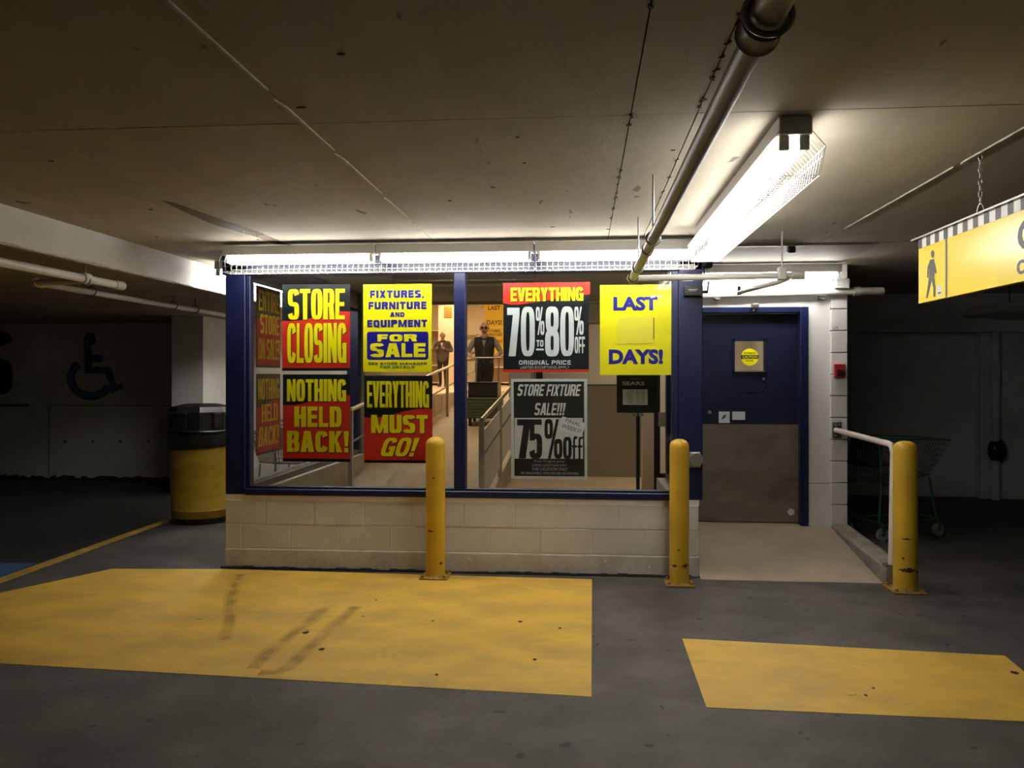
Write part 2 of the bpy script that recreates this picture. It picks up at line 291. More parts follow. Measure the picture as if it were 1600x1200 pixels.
# ------------------------------------------------------------------ lettering
def sup(a, n=3.4):
    c, s_ = math.cos(a), math.sin(a)
    return (math.copysign(abs(c) ** (2 / n), c), math.copysign(abs(s_) ** (2 / n), s_))
def band(x0, x1, y0, y1, t, h, a0, a1, n=26):
    cx, cy, rx, ry = (x0 + x1) / 2, (y0 + y1) / 2, (x1 - x0) / 2, (y1 - y0) / 2; out = []
    P = []
    for i in range(n + 1):
        a = R(a0 + (a1 - a0) * i / n); c, s_ = sup(a); P.append(((cx + c * rx, cy + s_ * ry), (cx + c * max(.01, rx - t), cy + s_ * max(.01, ry - h))))
    for i in range(n): out.append([P[i][0], P[i + 1][0], P[i + 1][1], P[i][1]])
    return out
def rc(x0, x1, y0, y1): return [(x0, y0), (x1, y0), (x1, y1), (x0, y1)]
def glyph(ch, t, h):
    """block glyph in a unit cell: (width factor, polygons)"""
    W = 1.0; P = []; m0, m1 = .5 - h / 2, .5 + h / 2
    if ch == 'E': W = .84; P = [rc(0, t, 0, 1), rc(0, 1, 0, h), rc(0, .94, m0, m1), rc(0, 1, 1 - h, 1)]
    elif ch == 'F': W = .8; P = [rc(0, t, 0, 1), rc(0, .93, m0 - .03, m1 - .03), rc(0, 1, 1 - h, 1)]
    elif ch == 'L': W = .78; P = [rc(0, t, 0, 1), rc(0, 1, 0, h)]
    elif ch == 'T': W = .92; P = [rc(.5 - t / 2, .5 + t / 2, 0, 1), rc(0, 1, 1 - h, 1)]
    elif ch == 'H': P = [rc(0, t, 0, 1), rc(1 - t, 1, 0, 1), rc(0, 1, m0, m1)]
    elif ch == 'I': W = .0; P = [rc(0, 1, 0, 1)]
    elif ch == 'O' or ch == '0': P = band(0, 1, 0, 1, t, h, 0, 360, 40)
    elif ch == 'Q': P = band(0, 1, 0, 1, t, h, 0, 360, 40) + [[(.55, .25), (.8, .3), (1.05, -.08), (.75, -.08)]]
    elif ch == 'C': P = band(0, 1, 0, 1, t, h, 22, 338, 40)
    elif ch == 'G': P = band(0, 1, 0, 1, t, h, 22, 330, 40) + [rc(.52, 1, .36, .36 + h), rc(1 - t, 1, 0, .5)]
    elif ch == 'U': P = [rc(0, t, .25, 1), rc(1 - t, 1, .25, 1)] + band(0, 1, 0, .6, t, h, 180, 360)
    elif ch == 'J': P = [rc(1 - t, 1, .25, 1)] + band(0, 1, 0, .6, t, h, 180, 360)
    elif ch == 'D': P = [rc(0, t, 0, 1), rc(0, .55, 0, h), rc(0, .55, 1 - h, 1)] + band(0, 1, 0, 1, t, h, -90, 90)
    elif ch == 'B': P = [rc(0, t, 0, 1)] + [rc(0, .5, y, y + h * .9) for y in (0, .5 - h * .45, 1 - h * .9)] + band(.1, .96, .47, 1, t * .95, h * .9, -90, 90) + band(.1, 1, 0, .53, t * .95, h * .9, -90, 90)
    elif ch == 'P': P = [rc(0, t, 0, 1)] + [rc(0, .5, y, y + h) for y in (.42, 1 - h)] + band(.0, 1, .42, 1, t, h, -90, 90)
    elif ch == 'R': P = [rc(0, t, 0, 1)] + [rc(0, .5, y, y + h * .9) for y in (.42, 1 - h * .9)] + band(.0, .98, .42, 1, t, h * .9, -90, 90) + [[(.5, .45), (.9, .48), (1, 0), (1 - t * 1.05, 0)]]
    elif ch == 'S': P = band(0, 1, .44, 1, t, h, 12, 270) + band(0, 1, 0, .57, t, h, 90, -168)
    elif ch == 'A': W = 1.06; P = [[(0, 0), (t, 0), (.5, .82), (.62, 1), (.26, 1)], [(1, 0), (1 - t, 0), (.42, .9), (.38, 1), (.74, 1)], rc(.2, .8, .2, .2 + h)]
    elif ch == 'V': W = 1.04; P = [[(0, 1), (t, 1), (.56, .12), (.64, 0), (.3, 0)], [(1, 1), (1 - t, 1), (.44, .12), (.36, 0), (.7, 0)]]
    elif ch == 'Y': W = 1.0; P = [[(0, 1), (t * 1.05, 1), (.6, .42), (.36, .34)], [(1, 1), (1 - t * 1.05, 1), (.4, .42), (.64, .34)], rc(.5 - t / 2, .5 + t / 2, 0, .45)]
    elif ch == 'X': P = [[(0, 0), (t, 0), (1, 1), (1 - t, 1)], [(1, 0), (1 - t, 0), (0, 1), (t, 1)]]
    elif ch == 'K': W = 1.05; P = [rc(0, t, 0, 1), [(t * .9, .38), (t * .9, .62), (1 - t * 1.05, 1), (1, 1)], [(t, .6), (t * 1.45, .62), (1, 0), (1 - t * 1.1, 0)]]
    elif ch == 'N': W = 1.02; t2 = t * .85; P = [rc(0, t2, 0, 1), rc(1 - t2, 1, 0, 1), [(0, 1), (t2 * 1.1, 1), (1, 0), (1 - t2 * 1.1, 0)]]
    elif ch == 'M': W = 1.4; t2 = t * .68; P = [rc(0, t2, 0, 1), rc(1 - t2, 1, 0, 1), [(0, 1), (t2 * 1.2, 1), (.58, 0), (.42, 0)], [(1, 1), (1 - t2 * 1.2, 1), (.42, 0), (.58, 0)]]
    elif ch == 'W': W = 1.45; t2 = t * .66; P = [[(0, 1), (t2, 1), (.34, 0), (.16, 0)], [(.16, 0), (.34, 0), (.58, 1), (.42, 1)], [(.42, 1), (.58, 1), (.84, 0), (.66, 0)], [(.66, 0), (.84, 0), (1, 1), (1 - t2, 1)]]
    elif ch == '!': W = .42; P = [[(.2, .28), (.8, .28), (1, 1), (0, 1)], rc(.12, .88, 0, .2)]
    elif ch == ',': W = .34; P = [[(.1, 0), (.8, .0), (.9, .2), (.1, .2)], [(.1, -.16), (.4, -.16), (.9, .02), (.4, .02)]]
    elif ch == '7': P = [rc(0, 1, 1 - h, 1), [(1 - t * 1.15, 1 - h * .5), (1, 1 - h * .5), (1, .86), (.2 + t * 1.1, 0), (.12, 0)]]
    elif ch == '5': P = [rc(.04, .96, 1 - h, 1), rc(.04, t, .46, 1)] + band(0, 1, 0, .64, t, h, 130, -165)
    elif ch == '8': P = band(.04, .96, .48, 1, t * .9, h * .85, 0, 360, 36) + band(0, 1, 0, .54, t, h * .9, 0, 360, 36)
    elif ch == '%': W = 1.2; P = band(0, .47, .5, 1, .175, .11, 0, 360, 28) + band(.53, 1, 0, .5, .175, .11, 0, 360, 28) + [[(.19, 0), (.35, 0), (.81, 1), (.65, 1)]]
    elif ch == 'f': W = .72; P = [rc(.2, .58, 0, .84), rc(0, .95, .50, .60), [(.2, .82), (.58, .80), (.66, .88), (1, .88), (1, 1), (.5, 1), (.28, .94)]]
    return W, P
def block_text(txt, t=.34, h=.16, gap=.13, shear=0.0):
    """polygons of a line of block letters, fitted to 0..1 x 0..1"""
    out = []; x = 0
    for ch in txt:
        if ch == ' ': x += .55; continue
        W, P = glyph(ch, t, h)
        if ch == 'I': W = t
        for p in P: out.append([(x + a * W, b) for a, b in p])
        x += W + gap
    x -= gap
    out = [[(a / x, b) for a, b in p] for p in out]
    if shear:
        out = [[((a + shear * b) / (1 + shear), b) for a, b in p] for p in out]
    return out
TXT = {}
def font_text(txt, off=0.0, shear=0.0):
    k = (txt, off, shear)
    if k in TXT: return TXT[k]
    cu = bpy.data.curves.new('t', 'FONT'); cu.body = txt; cu.size = 1; cu.offset = off; cu.shear = shear; cu.resolution_u = 3
    ob = bpy.data.objects.new('t', cu); COL.objects.link(ob)
    dg = bpy.context.evaluated_depsgraph_get(); me = bpy.data.meshes.new_from_object(ob.evaluated_get(dg))
    vs = [(v.co.x, v.co.y) for v in me.vertices]; fs = [list(p.vertices) for p in me.polygons]
    bpy.data.objects.remove(ob); bpy.data.curves.remove(cu); bpy.data.meshes.remove(me)
    x0 = min(v[0] for v in vs); x1 = max(v[0] for v in vs); y0 = min(v[1] for v in vs); y1 = max(v[1] for v in vs)
    polys = [[((vs[i][0] - x0) / (x1 - x0), (vs[i][1] - y0) / (y1 - y0)) for i in f] for f in fs]
    TXT[k] = polys; return polys
class Plane:
    """a flat face: pixel or fraction boxes become flat print on it. org = lower left, U and V = unit axes, N = normal toward the viewer"""
    def __init__(s, org, U, V, w, h): s.o = Vector(org); s.U = Vector(U).normalized(); s.V = Vector(V).normalized(); s.N = s.U.cross(s.V); s.w = w; s.h = h
    def pt(s, a, b, lift): return s.o + s.U * (a * s.w) + s.V * (b * s.h) + s.N * lift
    def polys(s, name, polys, box, m, parent, lift=.0012, rot=0):
        a0, a1, b0, b1 = box; mb = MB(); ca, cb = (a0 + a1) / 2, (b0 + b1) / 2; c_, s_ = math.cos(rot), math.sin(rot)
        for i_, p in enumerate(polys):
            q = []; lift_i = lift + (i_ % 41) * 1.5e-5
            for x, y in p:
                X = (a0 + (a1 - a0) * x - ca) * s.w; Y = (b0 + (b1 - b0) * y - cb) * s.h
                q.append(s.pt(ca + (X * c_ - Y * s_) / s.w, cb + (X * s_ + Y * c_) / s.h, lift_i))
            mb.poly(q)
        me = bpy.data.meshes.new(name); og = ORG[parent.name]; me.from_pydata([v - og for v in mb.v], [], mb.f); me.materials.append(m)
        o = bpy.data.objects.new(name, me); COL.objects.link(o); o.parent = parent; ORG[o.name] = og; return o
    def rect(s, name, box, m, parent, lift=.0006, rot=0): return s.polys(name, [rc(0, 1, 0, 1)], box, m, parent, lift, rot)

# ================================================================== SETTING
ZC, ZL = 2.60, 2.356           # main slab, low slab at the left
YK = 6.50; XL, XR = -2.90, 0.896   # kiosk front plane and its two corners
YD = 7.90                      # door wall
XB = -3.5                      # face of the beam
YW = 11.8; YRW = 11.15
# floor
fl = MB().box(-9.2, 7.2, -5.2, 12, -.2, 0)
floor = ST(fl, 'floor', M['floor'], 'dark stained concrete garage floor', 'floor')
def floor_poly(name, px, m, z, label):
    pts = [atZ(u, v, 0) if not isinstance(u, Vector) else u for u, v in px]
    mb = MB(); mb.prism([(p.x, p.y, .0) for p in pts], (0, 0, z)); o = mb.build(name, m, floor); o['label'] = label; return o
floor_poly('painted_marking', [(175, 889), (352, 889.5), (925, 905.5), (924, 1089), (0, 1037), (-400, 1013), (-400, 1120), (-400, 1119)][:6], M['ypaint'], .002, 'large yellow painted block before the window')
floor_poly('painted_marking', [(1066, 998), (1570, 1025), (1680, 1115), (1680, 1131), (1104, 1106)], M['ypaint'], .002, 'smaller yellow painted block at the right')
floor_poly('painted_line', [(258, 812), (268, 814), (-60, 934), (-60, 924)], M['yline'], .0022, 'narrow yellow bay line')
floor_poly('painted_marking', [(-60, 880), (58, 880), (0, 902), (-60, 923)], M['bpaint'], .002, 'blue corner of the parking bay')
M['smear'] = smear_mat('tyre_mark', (.24, .155, .05), .3, .75, .24)
def tyre(px, w0):
    mb = MB(); P_ = [atZ(u, v, 0) for u, v in px]; n = len(P_)
    for wk, lift in ((1.0, .0026), (.6, .0030)):
        lf, rt = [], []
        for i, p in enumerate(P_):
            d = (P_[min(i + 1, n - 1)] - P_[max(i - 1, 0)]).normalized(); q = Vector((-d.y, d.x, 0)) * w0 * wk * random.uniform(.7, 1.1) / 2
            lf.append(Vector((p.x, p.y, lift)) + q); rt.append(Vector((p.x, p.y, lift)) - q)
        mb.add(lf + rt, [[i, i + 1, n + i + 1, n + i] for i in range(n - 1)])
    mb.build('tyre_mark', M['smear'], floor)
tyre([(556, 948), (540, 962), (520, 980), (500, 998), (478, 1018), (455, 1040), (435, 1052), (405, 1052)], .12)
tyre([(520, 945), (500, 958), (475, 978), (445, 1000), (420, 1020), (395, 1045)], .11)
tyre([(376, 898), (368, 912), (360, 935), (358, 970), (352, 1000)], .10)
# dark bolt holes and chips in the yellow paint
for u, v, r in ((478, 989, 9), (503, 1015, 8), (835, 1031, 6), (676, 971, 4), (813, 972, 6), (875, 982, 5), (1353, 1087, 5), (1587, 1052, 9), (682, 1055, 5), (1365, 1076, 4), (1480, 1008, 5), (588, 938, 3)):
    p = atZ(u, v, 0); mb = MB(); rr = r / F * math.hypot(p.x, p.y) * .6
    mb.prism([(p.x + rr * math.cos(2 * math.pi * k / 9) * random.uniform(.7, 1.2), p.y + rr * 1.3 * math.sin(2 * math.pi * k / 9) * random.uniform(.7, 1.2), .0021) for k in range(9)], (0, 0, .0012)); mb.build('paint_chip', M['rust'], floor)

# ceiling: cast slab with the form panels that show as separate faces
cl = MB().box(XB, 7.2, -5.2, 11.4, ZC + .008, ZC + .2).box(XB, -2.9, 11.4, 12, ZC + .008, ZC + .2)
ceiling = ST(cl, 'ceiling', M['ceilgap'], 'low concrete ceiling slab cast in wide panels', 'ceiling')
XE = [XB, -2.36, -1.14, .19, .45, 1.83, 3.1, 4.4, 5.8, 7.2]; YE = [-5.2, -2.6, .85, 3.31, 5.75, 6.62, 9.0, 11.4]
for i in range(len(XE) - 1):
    for j in range(len(YE) - 1):
        g = .0045 if XE[i] in (.19,) or XE[i + 1] in (.19, .45, 1.83) else .003
        dz = random.uniform(0, .0016)
        MB().box(XE[i] + g * .6, XE[i + 1] - g * .6, YE[j] + .0009, YE[j + 1] - .0009, ZC - dz, ZC + .01).build('ceiling_panel', M['ceil'][(i * 2 + j + random.randint(0, 1)) % 3], ceiling)
# thin fins of leaked concrete on the left joint, dark crumbs along the right joints
for x, ys, w_ in ((-1.14, [(1.9, 2.9), (3.0, 3.7), (3.75, 4.6), (4.7, 5.7)], .008), (1.83, [(2.2, 4.2), (4.25, 6.0)], .006)):
    for a, b in ys:
        MB().prism([(x - w_, a, ZC + .004), (x + w_ * random.uniform(.4, 1), a + .1, ZC + .004), (x + w_, b, ZC + .004), (x - w_ * .6, b - .05, ZC + .004)], (0, 0, -.013)).build('concrete_fin', M['fin'], ceiling)
for x in (.19, .45):
    for k in range(16):
        y = random.uniform(1.6, 5.6); s_ = random.uniform(.002, .0045)
        MB().prism([(x + random.uniform(-.012, .012) + s_ * math.cos(a), y + 6 * s_ * math.sin(a), ZC + .003) for a in [i * 1.05 for i in range(6)]], (0, 0, -.0085)).build('concrete_crumb', M['ceilgap'], ceiling)
st = [atZ(u, v, ZC) for u, v in ((250, 312), (272, 316), (320, 333), (362, 348), (405, 362), (440, 377), (462, 384), (430, 381), (395, 368), (352, 356), (330, 349), (300, 336))]
MB().prism([(p.x, p.y, ZC - .0019) for p in st], (0, 0, -.0004)).build('water_stain', M['stain'], ceiling)
for k in range(22):
    x, y, s_ = random.uniform(-3.2, 1.7), random.uniform(1.7, 6.2), random.uniform(.005, .013)
    MB().prism([(x + s_ * random.uniform(.6, 1.8) * math.cos(a), y + s_ * .5 * math.sin(a), ZC + .002) for a in [i * 1.05 for i in range(6)]], (0, 0, -.0075)).build('ceiling_pock', M['ceilgap'], ceiling)
# low slab at the left with its white fascia
lo = MB().box(-9.2, XB, -5.2, 12, ZL, ZC + .2)
low = ST(lo, 'ceiling_lower', M['soffit'], 'lower brown slab over the dark parking bays at the left', 'ceiling')
MB().box(XB - .01, XB + .015, -5.2, 11.8, ZL + .004, ZC + .006).build('fascia', M['beam'], low)
pts = [(XB + .013, -5.2 + k * .12, ZL + .004 + random.uniform(0, .014)) for k in range(140)]
MB().tube(pts, .007, 5).build('chipped_edge', M['fin'], low)
# outer walls
w_ = MB().box(-9.2, -2.9, YW, YW + .2, 0, ZC + .1)
wall_back_left = ST(w_, 'wall_back_left', M['gwall'], 'grey painted wall behind the parking bays with a wheelchair sign', 'wall')
ST(MB().box(-9.4, -9.2, -5.2, 12, 0, ZC + .1), 'wall_left', M['gwall'], 'side wall at the far left of the garage', 'wall')
ST(MB().box(7.2, 7.4, -5.2, 12, 0, ZC + .1), 'wall_right', M['rwall'], 'side wall at the far right of the garage', 'wall')
ST(MB().box(-9.2, 7.2, -5.4, -5.2, 0, ZC + .1), 'wall_front', M['gwall'], 'garage wall behind the viewer', 'wall')
wbr = ST(MB().box(2.44, 7.2, YRW, YRW + .2, 0, ZC + .1), 'wall_back_right', M['rwall'], 'dim grey wall behind the shopping cart', 'wall')
MB().box(5.05, 7.2, YRW - .16, YRW + .01, 0, 2.16).build('pilaster', M['rwall'], wbr)
ST(MB().box(2.44, 7.2, YRW - .35, YRW, 2.12, ZC), 'trim_1', M['rwall'], 'dim concrete beam over the far right wall', 'beam')
# recess lines, panels and base dirt on the left back wall
def on_wall(u, v): return atY(u, v, YW)
a = on_wall(77, 633); b = on_wall(270, 633)
MB().box(a.x, b.x, YW - .012, YW + .01, a.z - .012, a.z + .006).build('panel_joint', M['mortard'], wall_back_left)
c = on_wall(76, 748); MB().box(a.x - .01, a.x + .01, YW - .012, YW + .01, c.z, a.z).build('panel_joint', M['mortard'], wall_back_left)
a2 = on_wall(-60, 633); b2 = on_wall(46, 633); MB().box(a2.x, b2.x, YW - .03, YW + .01, a2.z - .02, a2.z + .02).build('rail_strip', M['dsteel'], wall_back_left)
for u in (102, 145, 188, 232):
    p = on_wall(u, 690); MB().cyl((p.x, YW - .006, p.z), (p.x, YW + .01, p.z), .018, n=8).build('tie_hole', M['ink'], wall_back_left)
pts = []
mb = MB()
for k in range(60):
    x = -9 + k * .1; mb.prism([(x, YW - .004, 0), (x + .1, YW - .004, 0), (x + .1, YW - .004, .03 + .05 * random.random()), (x, YW - .004, .03 + .05 * random.random())], (0, .01, 0))
mb.build('base_tar', M['tar'], wall_back_left)
# wheelchair emblem and a stencilled letter, painted on the wall
wp = Plane((0, YW - .003, 0), (1, 0, 0), (0, 0, 1), 1, 1)
def stroke(pts, w):
    out = []
    for i in range(len(pts) - 1):
        (x0, y0), (x1, y1) = pts[i], pts[i + 1]; d = math.hypot(x1 - x0, y1 - y0); nx, ny = -(y1 - y0) / d * w / 2, (x1 - x0) / d * w / 2
        out.append([(x0 + nx, y0 + ny), (x1 + nx, y1 + ny), (x1 - nx, y1 - ny), (x0 - nx, y0 - ny)])
    return out
hp = [[(141 + 10 * math.cos(k * .3142), 530 + 10 * math.sin(k * .3142)) for k in range(20)]]
hp += stroke([(137, 528), (138, 583)], 12) + stroke([(134, 560), (161, 560)], 11) + stroke([(132, 578), (172, 579)], 11) + stroke([(168, 576), (180, 611)], 11) + stroke([(172, 611), (192, 602)], 9)
ring = lambda rx, ry: [(142 + rx * math.cos(R(t)), 591 + ry * math.sin(R(t))) for t in range(25, 241, 9)]
ro, ri = ring(37.5, 34.5), ring(24.5, 21.5)
hp += [[ro[i], ro[i + 1], ri[i + 1], ri[i]] for i in range(len(ro) - 1)]
def pxpolys(polys, y): return [[(lambda p: (p.x, p.z))(atY(u, v, y)) for u, v in q] for q in polys]
o = wp.polys('wheelchair_emblem', pxpolys(hp, YW), (0, 1, 0, 1), M['hcblue'], wall_back_left, .0); o['label'] = 'blue wheelchair symbol painted on the wall'
sl = block_text('S', .36, .2); sl = [[(-42 + 62 * x, 617 - 100 * y) for x, y in p] for p in sl]
o = wp.polys('stencil_letter', pxpolys(sl, YW), (0, 1, 0, 1), M['wallblack'], wall_back_left, .0); o['label'] = 'black stencilled letter on the wall'
# pillar behind the trash can
pl = ST(MB().box(-5.42, -4.99, 10.5, YW, 0, ZL), 'pillar', M['gwall'], 'square painted concrete pillar behind the yellow trash can', 'pillar')

# ---- kiosk base wall of painted blocks
ZS = .60
base = MB().box(XL + .004, XR - .004, YK + .0035, YK + .19, 0, ZS).box(XL + .004, XL + .19, YK + .1, 10.1, 0, ZS).box(XR - .19, XR - .012, YK + .1, YD, 0, ZS)
wf = ST(base, 'wall_kiosk', M['mortar'], 'white painted block wall under the kiosk windows', 'wall')
MB().bbox(XL - .004, XR + .004, YK - .006, YK + .1, .0, .165, .012).build('base_course', M['curb'], wf)
MB().bbox(XL - .004, XL + .1, YK + .1, 10.1, .0, .165, .012).build('base_course', M['curb'], wf)
MB().box(XL - .002, XR + .002, YK + .002, YK + .1, .555, ZS).build('mortar_cap', M['mortar'], wf)
def blocks_x(parent, y, x0, x1, rows, L, m, dep=.1, face=-1, gap=.003):
    for (z0, z1, off) in rows:
        x = x0 + off - L
        while x < x1 - .02:
            a, b = max(x, x0), min(x + L, x1)
            if b - a > .05:
                e = random.uniform(0, .003)
                MB().bbox(a + gap, b - gap, y - e, y + dep, z0 + gap, z1 - gap, .0025, 1).build('block', m, parent)
            x += L
def blocks_y(parent, x, y0, y1, rows, L, m, dep=.1, gap=.004, sgn=1):
    for (z0, z1, off) in rows:
        y = y0 + off - L
        while y < y1 - .02:
            a, b = max(y, y0), min(y + L, y1)
            if b - a > .05: MB().bbox(min(x, x + sgn * dep), max(x, x + sgn * dep), a + gap, b - gap, z0 + gap, z1 - gap, .004, 1).build('block', m, parent)
            y += L
rows = [(.362, .558, .338), (.165, .362, .137)]
blocks_x(wf, YK, XL, XR, rows, .4055, M['block'])
blocks_y(wf, XL, YK + .1, 10.1, rows, .4055, M['block'])
blocks_y(wf, XR, YK + .1, YD, [(.362, .558, .3), (.165, .362, .1)], .4055, M['block'], sgn=-1)
mb = MB(); x = XL - .03
while x < XR - .1:
    l = random.uniform(.05, .12); mb.prism([(x, YK - random.uniform(.022, .035), 0), (x + l, YK - random.uniform(.022, .035), 0), (x + l, YK, 0), (x, YK, 0)], (0, 0, random.uniform(.012, .024))); x += l * .97
mb.build('tar_seam', M['tar'], wf)
# interior lining of the base
MB().box(XL + .19, XL + .2, YK + .2, 10.1, 0, ZS).build('lining', M['knee'], wf)
MB().box(XR - .2, XR - .19, YK + .2, YD, 0, ZS).build('lining', M['knee'], wf)
# ---- kiosk glazing, front
ZH = 2.385
w1 = thing('window_1', ((XL + XR) / 2, YK, ZS), 'navy framed front window of the kiosk with two large panes', 'window', kind='structure')
def P(name, m, parent, *b, bev=.006):
    return MB().bbox(*b, bev, 1).build(name, m, parent)
P('corner_post', M['blue'], w1, XL, XL + .165, YK, YK + .16, ZS, ZC)
P('corner_post', M['blue'], w1, .745, XR + .03, YK, YK + .16, ZS, ZC)
P('post_edge', M['blue'], w1, XL + .165, XL + .2, YK + .02, YK + .1, ZS, ZH)
P('post_edge', M['blue'], w1, .69, .745, YK + .02, YK + .1, ZS, ZH)
a = atY(709, 600, YK).x; b = atY(727, 600, YK).x
P('mullion', M['blue'], w1, a, b, YK, YK + .12, ZS + .05, ZH)
P('sill_rail', M['blue'], w1, XL + .165, .745, YK - .012, YK + .12, ZS - .004, ZS + .05)
P('sill_bead', M['blue'], w1, XL + .2, .69, YK + .014, YK + .05, ZS + .05, ZS + .07)
P('header_rail', M['blue'], w1, XL - .03, XR + .035, YK, YK + .16, ZH, ZC - .002)
for x0, x1 in ((XL + .19, a + .005), (b - .005, .695)):
    MB().box(x0, x1, YK + .03, YK + .036, ZS + .06, ZH + .01).build('pane', M['glass'], w1)
# ---- kiosk glazing, left side
w2 = thing('window_2', (XL, 8.3, ZS), 'navy framed side window of the kiosk toward the trash can', 'window', kind='structure')
P('sill_rail', M['dsteel'], w2, XL, XL + .14, YK + .16, 10.1, ZS, ZS + .06)
P('header_rail', M['blue'], w2, XL, XL + .14, YK + .16, 10.1, ZH, ZC - .002)
P('mullion', M['blue'], w2, XL, XL + .14, 9.98, 10.1, ZS + .06, ZH)
MB().box(XL + .04, XL + .046, YK + .16, 9.98, ZS + .05, ZH + .01).build('pane', M['glass'], w2)
# ---- kiosk right side (return to the door wall)
w3 = thing('window_3', (XR, 7.2, ZS), 'narrow navy framed side window of the kiosk beside the blue door', 'window', kind='structure')
P('sill_rail', M['blue'], w3, XR - .12, XR + .02, YK + .16, YD, ZS, ZS + .06)
P('header_rail', M['blue'], w3, XR - .12, XR + .02, YK + .16, YD, ZH, ZC - .002)
P('end_post', M['blue'], w3, XR - .12, XR + .02, YD - .12, YD, ZS + .06, ZH)
MB().box(XR - .05, XR - .044, YK + .16, YD - .12, ZS + .05, ZH + .01).build('pane', M['glass'], w3)

# ---- door wall
ZR = .17      # height of the landing
xf0, xf1 = .99, 2.09
zf = atY(1180, 480, YD).z
dw = MB().box(xf1, 2.29, YD, YD + .2, 0, ZC).box(XR - .05, xf1, YD, YD + .2, zf, ZC).box(XR - .05, xf0, YD, YD + .2, 0, zf)
wd = ST(dw, 'wall_door', M['white'], 'white painted wall around the blue door', 'wall')
z_ = atY(1280, 755, YD).z; MB().box(xf1, 2.29, YD - .002, YD + .01, z_ - .004, z_ + .004).build('wall_joint', M['mortard'], wd)
pil = MB().box(2.30, 2.43, YD - .012, YD + .19, 0, ZC).box(2.40, 2.43, YD + .19, YRW, 0, ZC)
wp_ = ST(pil, 'wall_pilaster', M['mortard'], 'narrow white block pilaster carrying the red alarm', 'wall')
zj = [0.0, .165] + [atY(1310, v, YD).z for v in (788, 754, 720, 686.5, 652.5, 618.5, 585, 551, 517, 483, 453)][0:] + [ZC]
for k in range(len(zj) - 1):
    MB().bbox(2.292, 2.44, YD - .025 - random.uniform(0, .002), YD + .19, zj[k] + .004, zj[k + 1] - .004, .004, 1).build('block', M['blockw'], wp_)
m3 = mat('scribble', (.15, .15, .15)); 
pp = Plane((0, YD - .0285, 0), (1, 0, 0), (0, 0, 1), 1, 1)
o = pp.polys('pencil_mark', pxpolys(stroke([(1302, 510), (1302.5, 514), (1304.5, 514)], .7) + stroke([(1305, 514), (1307, 510)], .7) + stroke([(1308, 510), (1308, 514), (1310, 514)], .7) + stroke([(1308, 512), (1310, 512)], .7), YD - .028), (0, 1, 0, 1), m3, wp_, 0)
# door
d1 = thing('door_1', ((xf0 + xf1) / 2, YD, ZR), 'navy steel door with small window and worn metal kick plate', 'door', kind='structure')
P('door_frame', M['blue'], d1, xf0, xf0 + .07, YD - .03, YD + .15, ZR, zf)
P('door_frame', M['blue'], d1, xf1 - .075, xf1, YD - .03, YD + .15, ZR, zf)
P('door_frame', M['blue'], d1, xf0 + .07, xf1 - .075, YD - .03, YD + .15, zf - .055, zf)
dx0, dx1, dy = xf0 + .075, xf1 - .08, YD + .055
wl, wr = atY(1148, 560, dy).x, atY(1194, 560, dy).x; wt, wb = atY(1170, 533, dy).z, atY(1170, 580, dy).z
leaf = MB().box(dx0, wl, dy, dy + .045, ZR + .01, zf - .06).box(wr, dx1, dy, dy + .045, ZR + .01, zf - .06).box(wl, wr, dy, dy + .045, wt, zf - .06).box(wl, wr, dy, dy + .045, ZR + .01, wb)
leaf.build('door_leaf', M['bluedoor'], d1)
vf = MB().box(wl - .02, wr + .02, dy - .012, dy, wt, wt + .025).box(wl - .02, wr + .02, dy - .012, dy, wb - .025, wb).box(wl - .025, wl, dy - .012, dy, wb - .02, wt + .02).box(wr, wr + .025, dy - .012, dy, wb - .02, wt + .02)
vis = vf.build('vision_frame', M['bluedoor'], d1)
MB().box(wl - .005, wr + .005, dy - .022, dy - .002, wb - .006, wb + .004).build('vision_sill', M['steel'], d1)
MB().box(wl, wr, dy + .02, dy + .026, wb, wt).build('vision_pane', M['glass'], d1)
kz1, kz0 = atY(1170, 663, dy).z, ZR + .02
kx0, kx1 = dx0 + .005, atY(1248, 740, dy).x
kp = MB().box(kx0, kx1, dy - .004, dy, kz0, kz1).build('kick_plate', M['kick'], d1)
mb = MB()
for k in range(9):
    z = kz0 + .04 + (kz1 - kz0 - .08) * k / 8
    for x in (kx0 + .02, kx1 - .02): mb.cyl((x, dy - .004, z), (x, dy - .007, z), .006, n=6)
mb.build('rivets', M['steel'], d1)['kind'] = 'stuff'
def disc(name, m, parent, u, v, y, r, dep, n=16):
    p = atY(u, v, y); return MB().cyl((p.x, y, p.z), (p.x, y - dep, p.z), r, r * .9, n).build(name, m, parent)
disc('kick_badge', M['paper'], d1, 1236, 800, dy - .004, .032, .004)
disc('lock_cylinder', M['steel'], d1, 1108.5, 644, dy, .018, .03)
disc('small_screw', M['steel'], d1, 1193, 592, dy, .012, .012, 8)
for (u0, u1, v0, v1, nm) in ((1123, 1140, 643, 661, 'torn_sticker'), (1144, 1164, 643, 656, 'white_sticker')):
    p, q = atY(u0, v0, dy), atY(u1, v1, dy); MB().box(p.x, q.x, dy - .0065, dy - .004, q.z, p.z).build(nm, M['paper'], d1)
p = atY(1130, 650, dy); MB().prism([(p.x - .02, dy - .0075, p.z - .03), (p.x + .015, dy - .0075, p.z - .02), (p.x + .03, dy - .0075, p.z + .02), (p.x, dy - .0075, p.z + .005)], (0, .001, 0)).build('torn_patch', M['inkg'], d1)
pts = [atY(u, v, dy) for u, v in ((1157, 592), (1160, 611), (1188, 612), (1197, 600), (1195, 588))]
MB().tube([(p.x, dy - .004, p.z) for p in pts], .004, 5).build('scratch_outline', M['blue'], d1)
